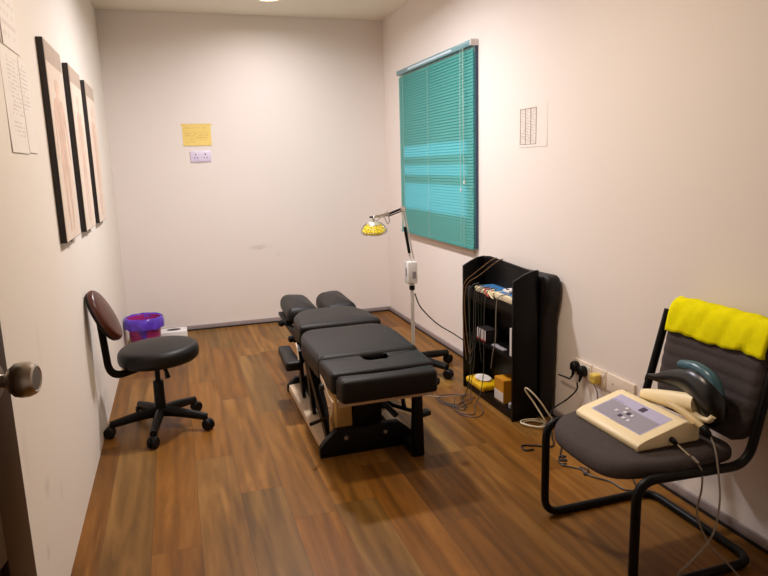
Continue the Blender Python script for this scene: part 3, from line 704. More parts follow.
# ------------------------------------------------------------------ treatment table
t = thing('treatment_table', 'long low black padded chiropractic treatment table in the middle of the floor', 'treatment table', (0.82, 3.4, 0))
TT = t
V = 'black_vinyl'
obj('foot_cushion', pad(NB(), round_poly([(0.615, 2.56), (1.058, 2.56), (1.068, 2.645), (0.606, 2.645)], [.02, .02, .008, .008]), 0.388, 0.492, r=0.022, crown=0.004, rb=0.012), V, t, sharp=1.2)
obj('leg_cushion', pad(NB(), round_poly([(0.592, 2.652), (1.076, 2.652), (1.090, 2.893), (0.900, 2.893), (0.89, 2.805), (0.808, 2.805), (0.798, 2.893), (0.585, 2.893)], [.02, .02, .012, .02, .01, .01, .02, .012], 4), 0.405, 0.502, r=0.018, crown=0.0, rb=0.01), V, t, sharp=1.2)
obj('hip_cushion', pad(NB(), round_poly([(0.585, 2.90), (1.095, 2.90), (1.11, 3.30), (1.065, 3.48), (0.62, 3.47), (0.575, 3.30)], [.012, .012, .10, .09, .09, .10], 8), 0.40, 0.507, r=0.026, crown=0.006, rb=0.012), V, t, sharp=1.2)
obj('chest_cushion', pad(NB(), round_poly([(0.612, 3.515), (1.10, 3.515), (1.095, 3.74), (1.03, 3.965), (0.71, 3.965), (0.622, 3.80)], [.02, .02, .12, .09, .09, .09], 8), 0.415, 0.515, r=0.026, crown=0.008, rb=0.012), V, t, sharp=1.2)
for (x0, x1, dz) in ((0.638, 0.862, 0.004), (0.892, 1.112, 0.004)):
    xm = (x0 + x1) / 2; inner = (x1 if x0 < 0.7 else x0)
    hp = pad(NB(), round_poly([(x0, 4.07), (x1, 4.07), (x1 - 0.012, 4.50), (x0 + 0.012, 4.50)], [.05, .05, .075, .075], 8), 0.40 + dz, 0.495 + dz, r=0.05, crown=0.012, rb=0.02, zf=lambda x, y, inner=inner: -0.28 * max(0, 0.12 - abs(x - inner)) * 0.5 + (y - 4.07) * 0.05)
    obj('head_cushion', hp, V, t, sharp=1.2)
obj('arm_rest', pad(NB(), round_poly([(0.512, 3.43), (0.60, 3.43), (0.60, 3.80), (0.525, 3.80)], .02), 0.285, 0.337, r=0.014, crown=0.003, rb=0.01), V, t, sharp=1.2)
obj('arm_rest_bracket', T_(fillet([(0.585, 3.60, 0.275), (0.64, 3.60, 0.275), (0.66, 3.60, 0.37)], 0.02), 0.010, n=1), 'black_metal', t)
# upper frame
for x in (0.655, 1.015):
    obj('side_rail', B(x - 0.018, x + 0.018, 2.70, 4.30, 0.355, 0.386, bev=0.003), 'black_metal', t)
for y0, y1, z1 in ((2.94, 3.40, 0.40), (3.54, 3.90, 0.415), (4.12, 4.42, 0.41), (2.69, 2.87, 0.405)):
    obj('cushion_board', B(0.63, 1.045, y0, y1, 0.386, z1 - 0.001), 'black_metal', t, smooth=False)
obj('front_crossbar', B(0.612, 1.062, 2.628, 2.655, 0.352, 0.386, bev=0.002), 'beige_metal', t)
bm = NB(); prism(bm, [(2.62, 0.385), (2.65, 0.315), (2.675, 0.29), (2.70, 0.30), (2.735, 0.345), (2.86, 0.42), (2.86, 0.44), (2.80, 0.43), (2.72, 0.39)], 'x', 0.584, 0.592, 0.001)
sp_ = obj('side_plate', bm, 'beige_metal', t, sharp=0.4)
obj('adjust_knob', cyl(NB(), (0.584, 2.79, 0.40), 0.016, 0.02, 18, (-1, 0, 0), bev=0.005), 'black_plastic', sp_)
obj('adjust_knob', cyl(NB(), (0.584, 2.685, 0.34), 0.007, 0.006, 12, (-1, 0, 0)), 'chrome', sp_)
# base
for x0, x1 in ((0.590, 0.668), (0.985, 1.062)):
    bm = NB(); prism(bm, [(x0, 0.012), (x1, 0.012), (x1, 0.052), (x0 + 0.006 if x0 < 0.8 else x0, 0.046)] if x0 < 0.8 else [(x0, 0.012), (x1, 0.012), (x1 - 0.006, 0.046), (x0, 0.052)], 'y', 2.925, 3.93, 0.002)
    obj('floor_rail', bm, 'beige_metal', t, sharp=0.4)
fb = obj('front_beam', prism(NB(), [(0.574, 0.0), (0.574, 0.047), (0.600, 0.078), (0.658, 0.132), (0.98, 0.132), (1.035, 0.085), (1.06, 0.06), (1.06, 0.0)], 'y', 2.895, 2.935, 0.002), 'black_metal', t, sharp=0.4)
for x in (0.705, 0.908): obj('bolt', cyl(NB(), (x, 2.895, 0.088), 0.011, 0.006, 6, (0, -1, 0), bev=0.001), 'steel', fb)
obj('rear_beam', prism(NB(), [(0.585, 0.0), (0.585, 0.04), (0.64, 0.09), (1.0, 0.09), (1.05, 0.04), (1.05, 0.0)], 'y', 3.90, 3.94, 0.002), 'black_metal', t, sharp=0.4)
obj('pedestal', B(0.758, 0.905, 2.937, 3.28, 0.03, 0.355, bev=0.004), 'black_metal', t)
obj('pedestal', B(0.78, 0.90, 3.55, 3.85, 0.03, 0.355, bev=0.004), 'black_metal', t)
obj('base_plate', B(0.668, 0.985, 2.935, 3.90, 0.006, 0.03), 'black_metal', t, smooth=False)
obj('motor_box', prism(NB(), [(2.94, 0.031), (2.94, 0.215), (2.96, 0.265), (3.12, 0.285), (3.12, 0.031)], 'x', 0.672, 0.752, 0.004), 'worn_wood', t, sharp=0.4)
# splayed legs and linkage bars
def plank(bm, a, b_, wd, th, side):
    """flat bar from a to b; side = direction of its width"""
    a, b_ = Vector(a), Vector(b_); d = (b_ - a).normalized(); s = Vector(side).normalized(); s = (s - d * s.dot(d)).normalized(); n_ = d.cross(s)
    q = []
    for p in (a, b_):
        q.append([bm.verts.new(p + s * wd / 2 * i + n_ * th / 2 * j) for i, j in ((-1, -1), (1, -1), (1, 1), (-1, 1))])
    bm.faces.new(q[0][::-1]); bm.faces.new(q[1])
    for i in range(4): bm.faces.new((q[0][i], q[0][(i + 1) % 4], q[1][(i + 1) % 4], q[1][i]))
    return bm
obj('stand_leg', prism(NB(), [(0.998, 0.0), (1.058, 0.0), (1.052, 0.352), (1.012, 0.352)], 'y', 2.745, 2.785, 0.003), 'black_metal', t, sharp=0.4)
obj('stand_leg_foot', B(1.0, 1.056, 2.785, 2.896, 0.0, 0.05, bev=0.003), 'black_metal', t)
obj('link_bar', plank(NB(), (0.602, 3.22, 0.38), (0.632, 2.975, 0.07), 0.07, 0.02, (0, 1, 0)), 'black_metal', t, smooth=False)
obj('link_bar', plank(NB(), (0.606, 3.52, 0.39), (0.64, 3.66, 0.06), 0.06, 0.02, (0, 1, 0)), 'black_metal', t, smooth=False)
obj('link_bar', plank(NB(), (0.610, 3.30, 0.37), (0.64, 3.36, 0.06), 0.055, 0.02, (0, 1, 0)), 'black_metal', t, smooth=False)
obj('link_bar', plank(NB(), (1.035, 3.12, 0.37), (1.03, 3.32, 0.05), 0.06, 0.02, (0, 1, 0)), 'black_metal', t, smooth=False)
obj('side_lever', T_([(0.625, 2.99, 0.165), (0.53, 2.87, 0.195)], 0.009, n=1), 'black_metal', t)
obj('lever_arm', T_([(0.905, 2.97, 0.235), (0.955, 2.86, 0.18)], [0.012, 0.016], n=1), 'black_plastic', t)
pdl = obj('pedal_bar', T_(fillet([(0.985, 3.20, 0.285), (1.0, 3.12, 0.14), (1.13, 2.93, 0.132)], 0.03), 0.011, n=1), 'black_metal', t)
obj('pedal_bar', T_([(1.075, 3.18, 0.30), (1.06, 3.03, 0.137)], 0.012, n=1), 'black_metal', t)
obj('foot_pad', pad(NB(), round_poly([(1.10, 2.905), (1.175, 2.93), (1.165, 2.985), (1.09, 2.96)], .018), 0.122, 0.145, r=0.008, crown=0.001, rb=0.004), 'black_plastic', pdl)
def knob(a, b_, r_):
    a, b_ = Vector(a), Vector(b_)
    k = obj('clamp_knob', lathe(NB(), [(0, -r_), (r_ * .6, -r_ * .8), (r_, -r_ * .2), (r_, r_ * .3), (r_ * .6, r_ * .9), (0, r_)], b_, 20, (b_ - a)), 'black_plastic', TT)
    obj('knob_stem', T_([a, b_], r_ * 0.35, n=1), 'black_metal', k)
knob((0.66, 4.12, 0.375), (0.592, 4.05, 0.415), 0.022)
knob((0.64, 3.62, 0.372), (0.578, 3.60, 0.425), 0.020)
knob((1.03, 2.82, 0.37), (1.135, 2.78, 0.358), 0.022)
obj('latch_plate', prism(NB(), [(3.50, 0.40), (3.53, 0.42), (3.50, 0.36), (3.47, 0.30), (3.45, 0.31)], 'x', 0.588, 0.594), 'beige_metal', t, smooth=False)

# ------------------------------------------------------------------ heat lamp on a castor stand
lx, ly = 1.473, 4.0
t = thing('heat_lamp', 'white floor standing heat lamp with caged yellow head behind the treatment table', 'lamp', (lx, ly, 0))
LA = t
obj('pole', T_([(lx, ly, 0.085), (lx, ly, 0.58)], 0.0128, seg=14, n=1), 'metal_white', t)
bm = NB(); lathe(bm, [(0.0125, 0), (0.019, 0.004), (0.019, 0.03), (0.0125, 0.036)], (lx, ly, 0.564), 16)
obj('pole_collar', bm, 'black_plastic', t)
cbx = obj('control_box', B(lx - 0.040, lx + 0.030, ly - 0.035, ly + 0.035, 0.612, 0.762, bev=0.008, seg=3), 'white_plastic', t)
obj('control_label', B(lx - 0.008, lx + 0.018, ly - 0.0362, ly - 0.0345, 0.646, 0.692), 'grey_label', cbx, smooth=False)
obj('control_label', B(lx - 0.0412, lx - 0.0395, ly - 0.02, ly + 0.008, 0.661, 0.718), 'grey_label', cbx, smooth=False)
obj('neck', T_([(lx, ly, 0.58), (lx, ly, 0.615)], 0.016, seg=12, n=1), 'metal_white', t)
J = Vector((1.411, 4.0, 1.111)); J0 = Vector((lx - 0.006, ly, 0.762)); J2 = Vector((1.318, 4.0, 1.080)); Hh = Vector((1.2225, 4.0, 1.067))
obj('lower_arm', T_([J0, J], 0.0075, seg=8, n=1), 'metal_white', t)
obj('lower_arm', T_([J0 + Vector((0.022, 0, 0.012)), J + Vector((0.018, 0, -0.01))], 0.005, seg=8, n=1), 'metal_white', t)
sp1 = obj('tension_spring', T_([J0.lerp(J, 0.16) + Vector((-0.004, -0.014, 0)), J0.lerp(J, 0.66) + Vector((-0.004, -0.014, 0))], 0.010, seg=10, n=1), 'black_metal', t)
obj('elbow_joint', cyl(NB(), (J.x + 0.008, J.y + 0.014, J.z), 0.018, 0.028, 18, (0, -1, 0), bev=0.003), 'chrome', t)
obj('upper_arm', T_([J, J2], [0.0075, 0.0075], seg=8, n=1), 'black_metal', t)
obj('upper_arm', T_([J + Vector((0, 0, -0.016)), J2 + Vector((0, 0, -0.014))], 0.004, seg=8, n=1), 'black_metal', t)
obj('head_joint', T_([J2, Hh + Vector((0.03, 0, 0.0))], 0.011, seg=10, n=1), 'chrome', t)
obj('joint_screw', cyl(NB(), (J2.x - 0.01, J2.y + 0.014, J2.z + 0.004), 0.013, 0.034, 14, (0, -1, 0), bev=0.002), 'steel', t)
hc = Vector((1.2185, 4.0, 0.992)); tl = Vector((-0.08, -0.22, 1)).normalized()
M['reflector'] = mat('reflector_steel', (214, 208, 190), 0.3, metal=0.7)
hd_ = obj('lamp_head', lathe(NB(), [(0, 0.050), (0.022, 0.048), (0.034, 0.042), (0.042, 0.034), (0.038, 0.032), (0, 0.034)], hc, 32, tl), 'reflector', t)
obj('heat_plate', lathe(NB(), [(0, 0.032), (0.040, 0.032), (0.062, 0.012), (0.075, -0.012), (0.072, -0.022), (0, -0.025)], hc, 32, tl), 'lamp_yellow', hd_)
q_ = Vector((0, 0, 1)).rotation_difference(tl).to_matrix().to_4x4(); cm = Matrix.Translation(hc) @ q_
bm = NB()
for r_, z in ((0.052, 0.030), (0.070, 0.014), (0.083, -0.006), (0.085, -0.022), (0.060, -0.030), (0.03, -0.032)):
    pts = [cm @ Vector((r_ * math.cos(a * PI / 16), r_ * math.sin(a * PI / 16), z)) for a in range(33)]
    tube(bm, pts, 0.0014, seg=5, n=1, cap=False)
for a in range(20):
    c_, s_ = math.cos(a * PI / 10), math.sin(a * PI / 10)
    tube(bm, [cm @ Vector((r_ * c_, r_ * s_, z)) for r_, z in ((0.045, 0.036), (0.052, 0.030), (0.070, 0.014), (0.083, -0.006), (0.085, -0.022), (0.060, -0.030), (0.01, -0.033))], 0.0013, seg=5, n=1)
obj('wire_cage', bm, 'chrome', hd_)
obj('head_yoke', T_([hc + tl * 0.055, Hh + Vector((0.002, 0, 0.0)), Hh + Vector((0.035, 0, 0.002))], 0.009, seg=10, n=5), 'chrome', t)
obj('yoke_screw', T_([Hh + Vector((-0.03, 0, 0.0)), Hh], 0.006, seg=8, n=1), 'black_plastic', t)
obj('head_cord', T_([(1.231, 3.985, 1.041), (1.277, 3.98, 1.067), (1.308, 3.985, 1.021), (1.323, 3.99, 1.036), (1.318, 3.99, 1.067)], 0.0028, seg=6), 'cable_grey', t)
obj('hub', lathe(NB(), [(0, 0.07), (0.04, 0.07), (0.036, 0.105), (0.018, 0.115), (0, 0.115)], (lx, ly, 0), 24), 'black_plastic', t)
for a in (13, -60, -132, 156, 84):
    ca, sa = math.cos(math.radians(a)), math.sin(math.radians(a)); R_ = 0.285
    px, py = lx + ca * R_, ly + sa * R_
    lg = obj('leg', T_([(lx + ca * .02, ly + sa * .02, 0.092), (lx + ca * 0.15, ly + sa * .15, 0.088), (px, py, 0.078)], [0.028, 0.027, 0.022], seg=10), 'black_plastic', t)
    bm = NB(); cyl(bm, (px, py, 0.045), 0.006, 0.03, 10); sw = math.radians(a + 100); wx, wy = math.cos(sw), math.sin(sw)
    for s in (-1, 1):
        lathe(bm, [(0, 0), (0.027, 0), (0.032, 0.004), (0.032, 0.016), (0.027, 0.021), (0, 0.022)], (px + wx * s * .003 + wy * .008, py + wy * s * .003 - wx * .008, 0.0325), 20, (wx * s, wy * s, 0))
    obj('castor', bm, 'black_plastic', lg)

# ------------------------------------------------------------------ black shelf unit on the right wall
SY0, SY1, SX0, SX1 = 2.95, 3.585, 1.652, 1.80
t = thing('shelf_unit', 'black open shelf unit with curved side panels against the right wall', 'shelf', ((SX0 + SX1) / 2, (SY0 + SY1) / 2, 0))
K = 'black_laminate'
side_prof = [(SX0, 0.0), (SX0, 0.775)] + [(SX0 + (SX1 - SX0) * s, 0.775 + 0.052 * math.sin(s * PI / 2)) for s in (0.12, .25, .4, .55, .7, .85, 1.0)] + [(SX1, 0.0)]
for y in (SY0, SY1 - 0.018):
    obj('side_panel', prism(NB(), side_prof, 'y', y, y + 0.018, 0.001), K, t, sharp=0.5)
bp_ = [(SY0 + 0.018, 0.02), (SY0 + 0.018, 0.80), (SY0 + 0.05, 0.815), (SY1 - 0.09, 0.835), (SY1 - 0.04, 0.83), (SY1 - 0.018, 0.80), (SY1 - 0.018, 0.02)]
obj('back_panel', prism(NB(), bp_, 'x', SX1 - 0.014, SX1 - 0.002, 0.001), K, t, sharp=0.4)
for z in (0.645, 0.355, 0.05):
    obj('shelf_board', B(SX0 + 0.006, SX1 - 0.014, SY0 + 0.018, SY1 - 0.018, z - 0.018, z, bev=0.001), K, t, smooth=False)
obj('front_apron', prism(NB(), [(SX0 + 0.004, 0.645), (SX0 + 0.022, 0.645), (SX0 + 0.022, 0.575), (SX0 + 0.014, 0.573), (SX0 + 0.004, 0.60)], 'y', SY0 + 0.018, SY1 - 0.018, 0.001), K, t, smooth=False)
obj('plinth', B(SX0 + 0.01, SX0 + 0.025, SY0 + 0.018, SY1 - 0.018, 0.0, 0.032), K, t, smooth=False)
# rounded padded board between unit and wall
ob = round_poly([(2.925, 0.02), (2.925, 0.80), (3.50, 0.80), (3.50, 0.02)], [.02, .055, .055, .02], 8)
ob = [Vector((p.x + (0.022 * max(0, 1 - p.y / 0.5) if p.x < 3.2 else 0) , p.y)) for p in round_poly([(2.915, 0.02), (2.925, 0.60), (2.885, 0.70), (2.885, 0.82), (3.50, 0.80), (3.50, 0.02)], [.02, .1, .05, .05, .05, .02], 8)]
bm = pad(NB(), ob, 0.0, 0.082, r=0.02, crown=0.0, rb=0.02)
for v in bm.verts: v.co = Vector((1.9 - v.co.z, v.co.x, v.co.y - 0.018))
o = obj('padded_board', bm, 'black_vinyl_soft', loc=(1.86, 3.2, 0.0), sharp=1.2); tag(o, 'black padded board with rounded corners standing between shelf unit and wall', 'board')

# things on the top shelf: electrode units lying flat
ZT = 0.645
def unit(y0, y1, x0, x1, z0, h, label, cols, yaw_=0):
    t = thing('stimulator_unit', label, 'therapy device', ((x0 + x1) / 2, (y0 + y1) / 2, z0), 'therapy units on the top shelf')
    obj('housing', B(x0, x1, y0, y1, z0 + 0.0005, z0 + h, bev=0.005), cols[0], t)
    obj('top_panel', B(x0 + 0.02, x1 - 0.006, y0 + 0.012, y1 - 0.012, z0 + h - 0.001, z0 + h + 0.002), cols[1], t, smooth=False)
    for k in range(3):
        yy = y0 + 0.03 + (y1 - y0 - 0.06) * k / 2
        obj('button', B(x0 + 0.006, x0 + 0.016, yy - 0.006, yy + 0.006, z0 + h - 0.001, z0 + h + 0.004, bev=0.001), cols[2], t)
unit(3.20, 3.43, 1.66, 1.782, ZT, 0.030, 'cream and blue stimulator unit at the far end of the top shelf', ('cream_strip', 'blue_strip', 'red_clip'))
unit(2.985, 3.185, 1.662, 1.782, ZT, 0.034, 'cream and blue stimulator unit at the near end of the top shelf', ('cream_strip', 'blue_strip', 'cream_strip'))
unit(3.09, 3.16, 1.70, 1.775, ZT + 0.0365, 0.018, 'small white unit lying on the near stimulator unit', ('white_plastic', 'white_plastic', 'display_dark'))
for i, (x, y, a) in enumerate(((1.665, 3.20, .3), (1.668, 3.16, -.4), (1.672, 3.245, .8))):
    pass
# lead wires hanging over the shelf front
def cable(pts, r_, m, label, grp=None, cat='cable', nm='lead_wire', n=6):
    o = obj(nm, T_(pts, r_, seg=6, n=n), m, loc=pts[0]); tag(o, label, cat, grp); return o
XF = SX0 - 0.004
G = 'lead wires hanging in front of the shelves'
cable([(1.69, 3.43, .69), (XF, 3.45, .66), (XF - .006, 3.46, .50), (XF - .012, 3.45, .28), (XF - .02, 3.42, .18), (XF - .05, 3.40, .06), (XF - .10, 3.36, .004), (1.48, 3.20, .004), (1.42, 3.34, .004)], .0028, 'cable_green', 'dark green lead wire hanging nearest the far side panel down to the floor', G)
cable([(1.69, 3.36, .687), (XF, 3.40, .655), (XF - .008, 3.405, .42), (XF - .014, 3.41, .25), (XF - .03, 3.42, .20), (XF - .012, 3.44, .30), (XF - .004, 3.47, .40), (XF, 3.49, .645), (1.68, 3.50, .652)], .0026, 'cable_dim', 'grey lead wire looping low in front of the far side of the shelves', G)
cable([(1.69, 3.30, .687), (XF, 3.345, .65), (XF - .006, 3.34, .45), (XF - .010, 3.32, .36), (XF - .004, 3.33, .30)], .0026, 'cable_green', 'short dark green lead wire ending above the small striped box', G)
cable([(1.70, 3.22, .69), (XF, 3.26, .652), (XF - .008, 3.27, .40), (XF - .012, 3.265, .20), (XF - .04, 3.25, .07), (XF - .08, 3.24, .006), (1.50, 3.12, .004), (1.43, 3.22, .004), (1.50, 3.38, .004)], .0026, 'cable_dim', 'thin grey lead wire running from the shelf middle to a floor loop', G)
cable([(1.69, 3.06, .69), (XF, 3.105, .668), (XF - .008, 3.12, .60), (XF - .010, 3.125, .42), (XF - .012, 3.15, .34), (XF - .008, 3.18, .24)], .0028, 'cable_grey', 'pale grey lead wire hanging nearest the near side panel', G)
cable([(1.79, 3.40, .836), (1.76, 3.415, .82), (1.70, 3.50, .74), (1.655, 3.55, .68), (XF - .004, 3.56, .60), (XF - .008, 3.55, .40), (XF - .012, 3.50, .20)], .0028, 'cable_tan', 'tan lead wire over the back panel, the one ending in front of the shelves', G)
cable([(1.80, 3.34, .836), (1.77, 3.36, .82), (1.70, 3.45, .73), (1.655, 3.53, .66), (XF - .006, 3.53, .50), (XF - .012, 3.46, .26), (XF - .016, 3.40, .30)], .0028, 'cable_tan', 'tan lead wire over the back panel, the one curling back up low down', G)
cable([(1.70, 3.48, .652), (XF, 3.475, .65), (XF - .006, 3.47, .50), (XF - .010, 3.44, .36), (XF - .004, 3.40, .30), (XF - .002, 3.37, .365)], .0024, 'cable_green', 'dark lead wire ending beside the small striped box', G)
cable([(1.70, 3.31, .688), (XF, 3.37, .652), (XF - .010, 3.375, .44), (XF - .016, 3.38, .24), (XF - .04, 3.37, .10), (XF - .07, 3.34, .006), (1.47, 3.30, .004), (1.40, 3.40, .004)], .0024, 'cable_dim', 'dark grey lead wire hanging past the yellow packet to the floor', G)
cable([(1.70, 3.25, .69), (XF, 3.30, .652), (XF - .010, 3.30, .47), (XF - .012, 3.31, .34), (XF - .012, 3.29, .24)], .0024, 'cable_green', 'dark lead wire ending between the striped box and the yellow packet', G)
for i, (y0, c, lb) in enumerate(((3.275, 'red_clip', 'short red lead wire tip lying on the front edge of the top shelf'), (3.225, 'cream_strip', 'short cream lead wire tip lying on the front edge of the top shelf'))):
    cable([(1.685, y0, .683), (1.657, y0 + .02, .672), (1.648, y0 - .03, .652), (1.645, y0 - .06, .648)], .004, c, lb, None, 'cable')
# boxes on the shelves
ZM = 0.355
t = thing('striped_box', 'small white striped carton on the middle shelf', 'box', (1.69, 3.36, ZM))
obj('carton', B(1.668, 1.745, 3.30, 3.415, ZM + .0005, ZM + .072, bev=.001), 'display_dark', t, smooth=False)
M['carton_white'] = mat('carton_white', (220, 210, 205), 0.5)
M['carton_black'] = mat('carton_black', (40, 34, 36), 0.5)
t.children[0].data.materials[0] = M['carton_black']
fr_ = obj('front_label', B(1.6665, 1.6678, 3.302, 3.413, ZM + .010, ZM + .070), 'carton_white', t, smooth=False)
for k in range(4): obj('printed_stripe', B(1.6657, 1.6664, 3.315 + k * .026, 3.320 + k * .026, ZM + .012, ZM + .069), 'grey_label', fr_, smooth=False)
obj('printed_band', B(1.6657, 1.6664, 3.302, 3.413, ZM + .002, ZM + .012), 'red_clip', fr_, smooth=False)
o = obj('white_carton', B(1.668, 1.755, 2.990, 3.018, ZM + .0005, ZM + .155, bev=.001), 'carton_white', loc=(1.72, 3.0, ZM), smooth=False); tag(o, 'upright white booklet against the near side panel on the middle shelf', 'booklet')
o = obj('silver_strip', B(1.670, 1.70, 3.10, 3.235, ZM + .0005, ZM + .010, bev=.002), 'grey_label', loc=(1.68, 3.16, ZM)); tag(o, 'flat grey packet lying in the middle of the middle shelf', 'packet')
ZL = 0.05
bm = pad(NB(), round_poly([(1.640, 3.30), (1.775, 3.30), (1.775, 3.53), (1.640, 3.53)], .02), ZL + .0005, ZL + .038, r=.018, crown=.010, rb=.01, zf=lambda x, y: .003 + .003 * math.sin(x * 130) * math.cos(y * 90))
t = thing('yellow_packet', 'shiny yellow foil packet with white label on the bottom shelf', 'packet', (1.70, 3.41, ZL))
obj('foil_bag', bm, 'yellow_pack', t, sharp=2)
bm = pad(NB(), [Vector((1.705 + .045 * math.cos(a * PI / 12), 3.41 + .07 * math.sin(a * PI / 12))) for a in range(24)], ZL + .050, ZL + .056, r=.003, crown=.001, rb=.001)
obj('label', bm, 'paper', t)
t = thing('yellow_carton', 'upright orange yellow carton on the bottom shelf near the side panel', 'box', (1.72, 3.15, ZL))
obj('carton', B(1.672, 1.775, 3.09, 3.20, ZL + .0005, ZL + .135, bev=.001), 'orange_box', t, smooth=False)
obj('front_label', B(1.6705, 1.6718, 3.093, 3.197, ZL + .008, ZL + .062), 'carton_white', t, smooth=False)
o = obj('small_jar', cyl(NB(), (1.685, 3.02, ZL + .0005), .018, .03, 20, bev=.004), 'grey_label', loc=(1.685, 3.02, ZL)); tag(o, 'small grey jar at the near end of the bottom shelf', 'jar')

# ------------------------------------------------------------------ cables on the floor and walls
cable([(1.488, 3.99, .54), (1.53, 3.99, .44), (1.64, 3.98, .32), (1.765, 3.96, .232), (1.84, 3.80, .17), (1.872, 3.56, .13)], .0045, 'cable_black', 'black mains cable sagging from the heat lamp pole to the shelf unit', None, nm='power_cable')
cable([(1.875, 3.55, .13), (XR - .008, 5.0, .062), (XR - .008, 5.3, .06)], .003, 'cable_black', 'thin black cable running just above the skirting behind the shelf unit', None, nm='power_cable') if False else None
cable([(XR - .045, 2.737, .298), (1.880, 2.76, .278), (1.885, 2.81, .27), (1.89, 2.88, .262)], .0042, 'cable_black', 'black cable from the plug nearer the shelf to behind the padded board', None, nm='power_cable')
cable([(XR - .052, 2.674, .286), (1.872, 2.69, .24), (1.855, 2.75, .17), (1.80, 2.80, .10), (1.77, 2.76, .03), (1.74, 2.70, .0055), (1.68, 2.60, .0055), (1.60, 2.64, .0055), (1.545, 2.66, .0055), (1.53, 2.61, .0055), (1.575, 2.60, .0055)], .0042, 'cable_black', 'black cable from the plug nearer the yellow plug down to the floor', None, nm='power_cable')
cable([(1.80, 2.86, .006), (1.74, 2.83, .006), (1.69, 2.90, .006), (1.745, 2.915, .008), (1.79, 2.85, .01), (1.74, 2.81, .011), (1.675, 2.88, .013), (1.70, 2.925, .014), (1.78, 2.90, .016), (1.79, 2.83, .018), (1.76, 2.80, .05), (1.73, 2.86, .13), (1.70, 2.90, .19), (1.705, 2.885, .205), (1.745, 2.83, .15), (1.81, 2.77, .03), (1.85, 2.74, .006)], .0045, 'cable_white', 'off white cable coiled on the floor by the shelf unit', None, nm='power_cable')
pts = [(1.83, 2.72, .005), (1.76, 2.63, .005), (1.66, 2.50, .005)]
for k in range(10): pts.append((1.66 + .018 * math.cos(k * 1.3) - k * .004, 2.48 - k * .006 + .018 * math.sin(k * 1.3), .005 + .001 * (k % 2)))
pts += [(1.61, 2.41, .005), (1.665, 2.34, .005), (1.65, 2.29, .005), (1.69, 2.32, .009), (1.665, 2.35, .009), (1.67, 2.27, .005), (1.715, 2.20, .005), (1.725, 2.12, .005), (1.775, 2.10, .005), (1.82, 2.18, .005)]
cable(pts, .0036, 'cable_black', 'curly thin black cord lying on the floor under the chair', None, nm='curly_cord')
cable([(1.81, 2.40, .005), (1.75, 2.38, .005), (1.735, 2.30, .005), (1.79, 2.26, .005), (1.86, 2.22, .005)], .0034, 'cable_black', 'short black cord curving on the floor by the wall behind the chair', None, nm='floor_cord')
G = 'thin wires tangled on the floor in front of the shelf unit'
cable([(1.60, 3.40, .004), (1.52, 3.46, .004), (1.44, 3.46, .004), (1.40, 3.36, .004), (1.47, 3.26, .004), (1.57, 3.30, .007), (1.60, 3.36, .007)], .0024, 'cable_mauve', 'mauve wire forming the widest loop on the floor by the shelf unit', G)
cable([(1.61, 3.30, .004), (1.57, 3.14, .004), (1.50, 3.08, .004), (1.44, 3.14, .004), (1.46, 3.26, .008), (1.55, 3.33, .008), (1.63, 3.36, .004)], .0024, 'cable_mauve', 'mauve wire looping nearest the camera on the floor by the shelf unit', G)
cable([(1.40, 3.45, .004), (1.44, 3.30, .006), (1.51, 3.22, .009), (1.53, 3.36, .006), (1.60, 3.42, .004)], .0022, 'cable_green', 'dark wire crossing the floor tangle by the shelf unit', G)
cable([(1.36, 3.50, .004), (1.45, 3.43, .009), (1.56, 3.42, .009), (1.62, 3.45, .004)], .0022, 'cable_grey', 'grey wire at the far edge of the floor tangle by the shelf unit', G)
cable([(XR - .04, 2.557, .317), (XR - .012, 2.56, .25), (XR - .010, 2.575, .12), (XR - .02, 2.59, .05)], .003, 'cable_grey', 'pale thin cable hanging below the yellow plug', None, nm='power_cable')

# ------------------------------------------------------------------ visitor chair
CY0, CY1 = 1.535, 2.055; CXF = 1.298
t = thing('visitor_chair', 'black cantilever visitor chair with dark grey padded seat and back', 'chair', (1.55, 1.795, 0))
fr_pts = []
def side(y, s):
    return [(CXF, y, 0.016), (CXF, y, 0.405), (1.738, y, 0.385), (1.822, y - 0.03 if s > 0 else y - 0.012, 0.805)]
p_far = side(CY1, 1); p_near = side(CY0, -1)
path = [p_far[3], p_far[2], p_far[1], p_far[0], (1.80, CY1, 0.016), (1.80, CY0, 0.016), p_near[0], p_near[1], p_near[2], p_near[3]]
obj('tubular_frame', T_(fillet(path, 0.075, 8), 0.0155, seg=14, n=1), 'black_metal', t)
obj('seat_crossbar', T_([(1.40, CY0, .400), (1.40, CY1, .400)], .010, n=1), 'black_metal', t)
obj('seat_crossbar', T_([(1.64, CY0, .388), (1.64, CY1, .388)], .010, n=1), 'black_metal', t)
so = round_poly([(1.258, 1.60), (1.245, 1.795), (1.262, 1.985), (1.43, 2.062), (1.735, 2.01), (1.735, 1.575), (1.43, 1.528)], [.09, .3, .10, .15, .05, .05, .15], 8)
st = obj('seat', pad(NB(), so,   .388, .446, r=.03, crown=.006, rb=.018, zf=lambda x, y: -.030 * max(0, (1.36 - x) / .13) ** 1.6 - 0.012 * (x - 1.3)), 'chair_fabric', t, sharp=1.2)
# back: ribbed upholstered panel, leaning
bo = round_poly([(1.556, .018), (1.995, .018), (2.01, .22), (2.005, .42), (1.532, .42), (1.528, .22)], [.09, .09, .3, .05, .05, .3], 8)
bm = NB(); t_ = bmesh.new()
n_o = len(bo); nrings = []
cyb, czb = 1.79, .21
def rib(z): return 0.0055 * abs(math.sin(z * PI / 0.047)) ** .6
grid_n = 44
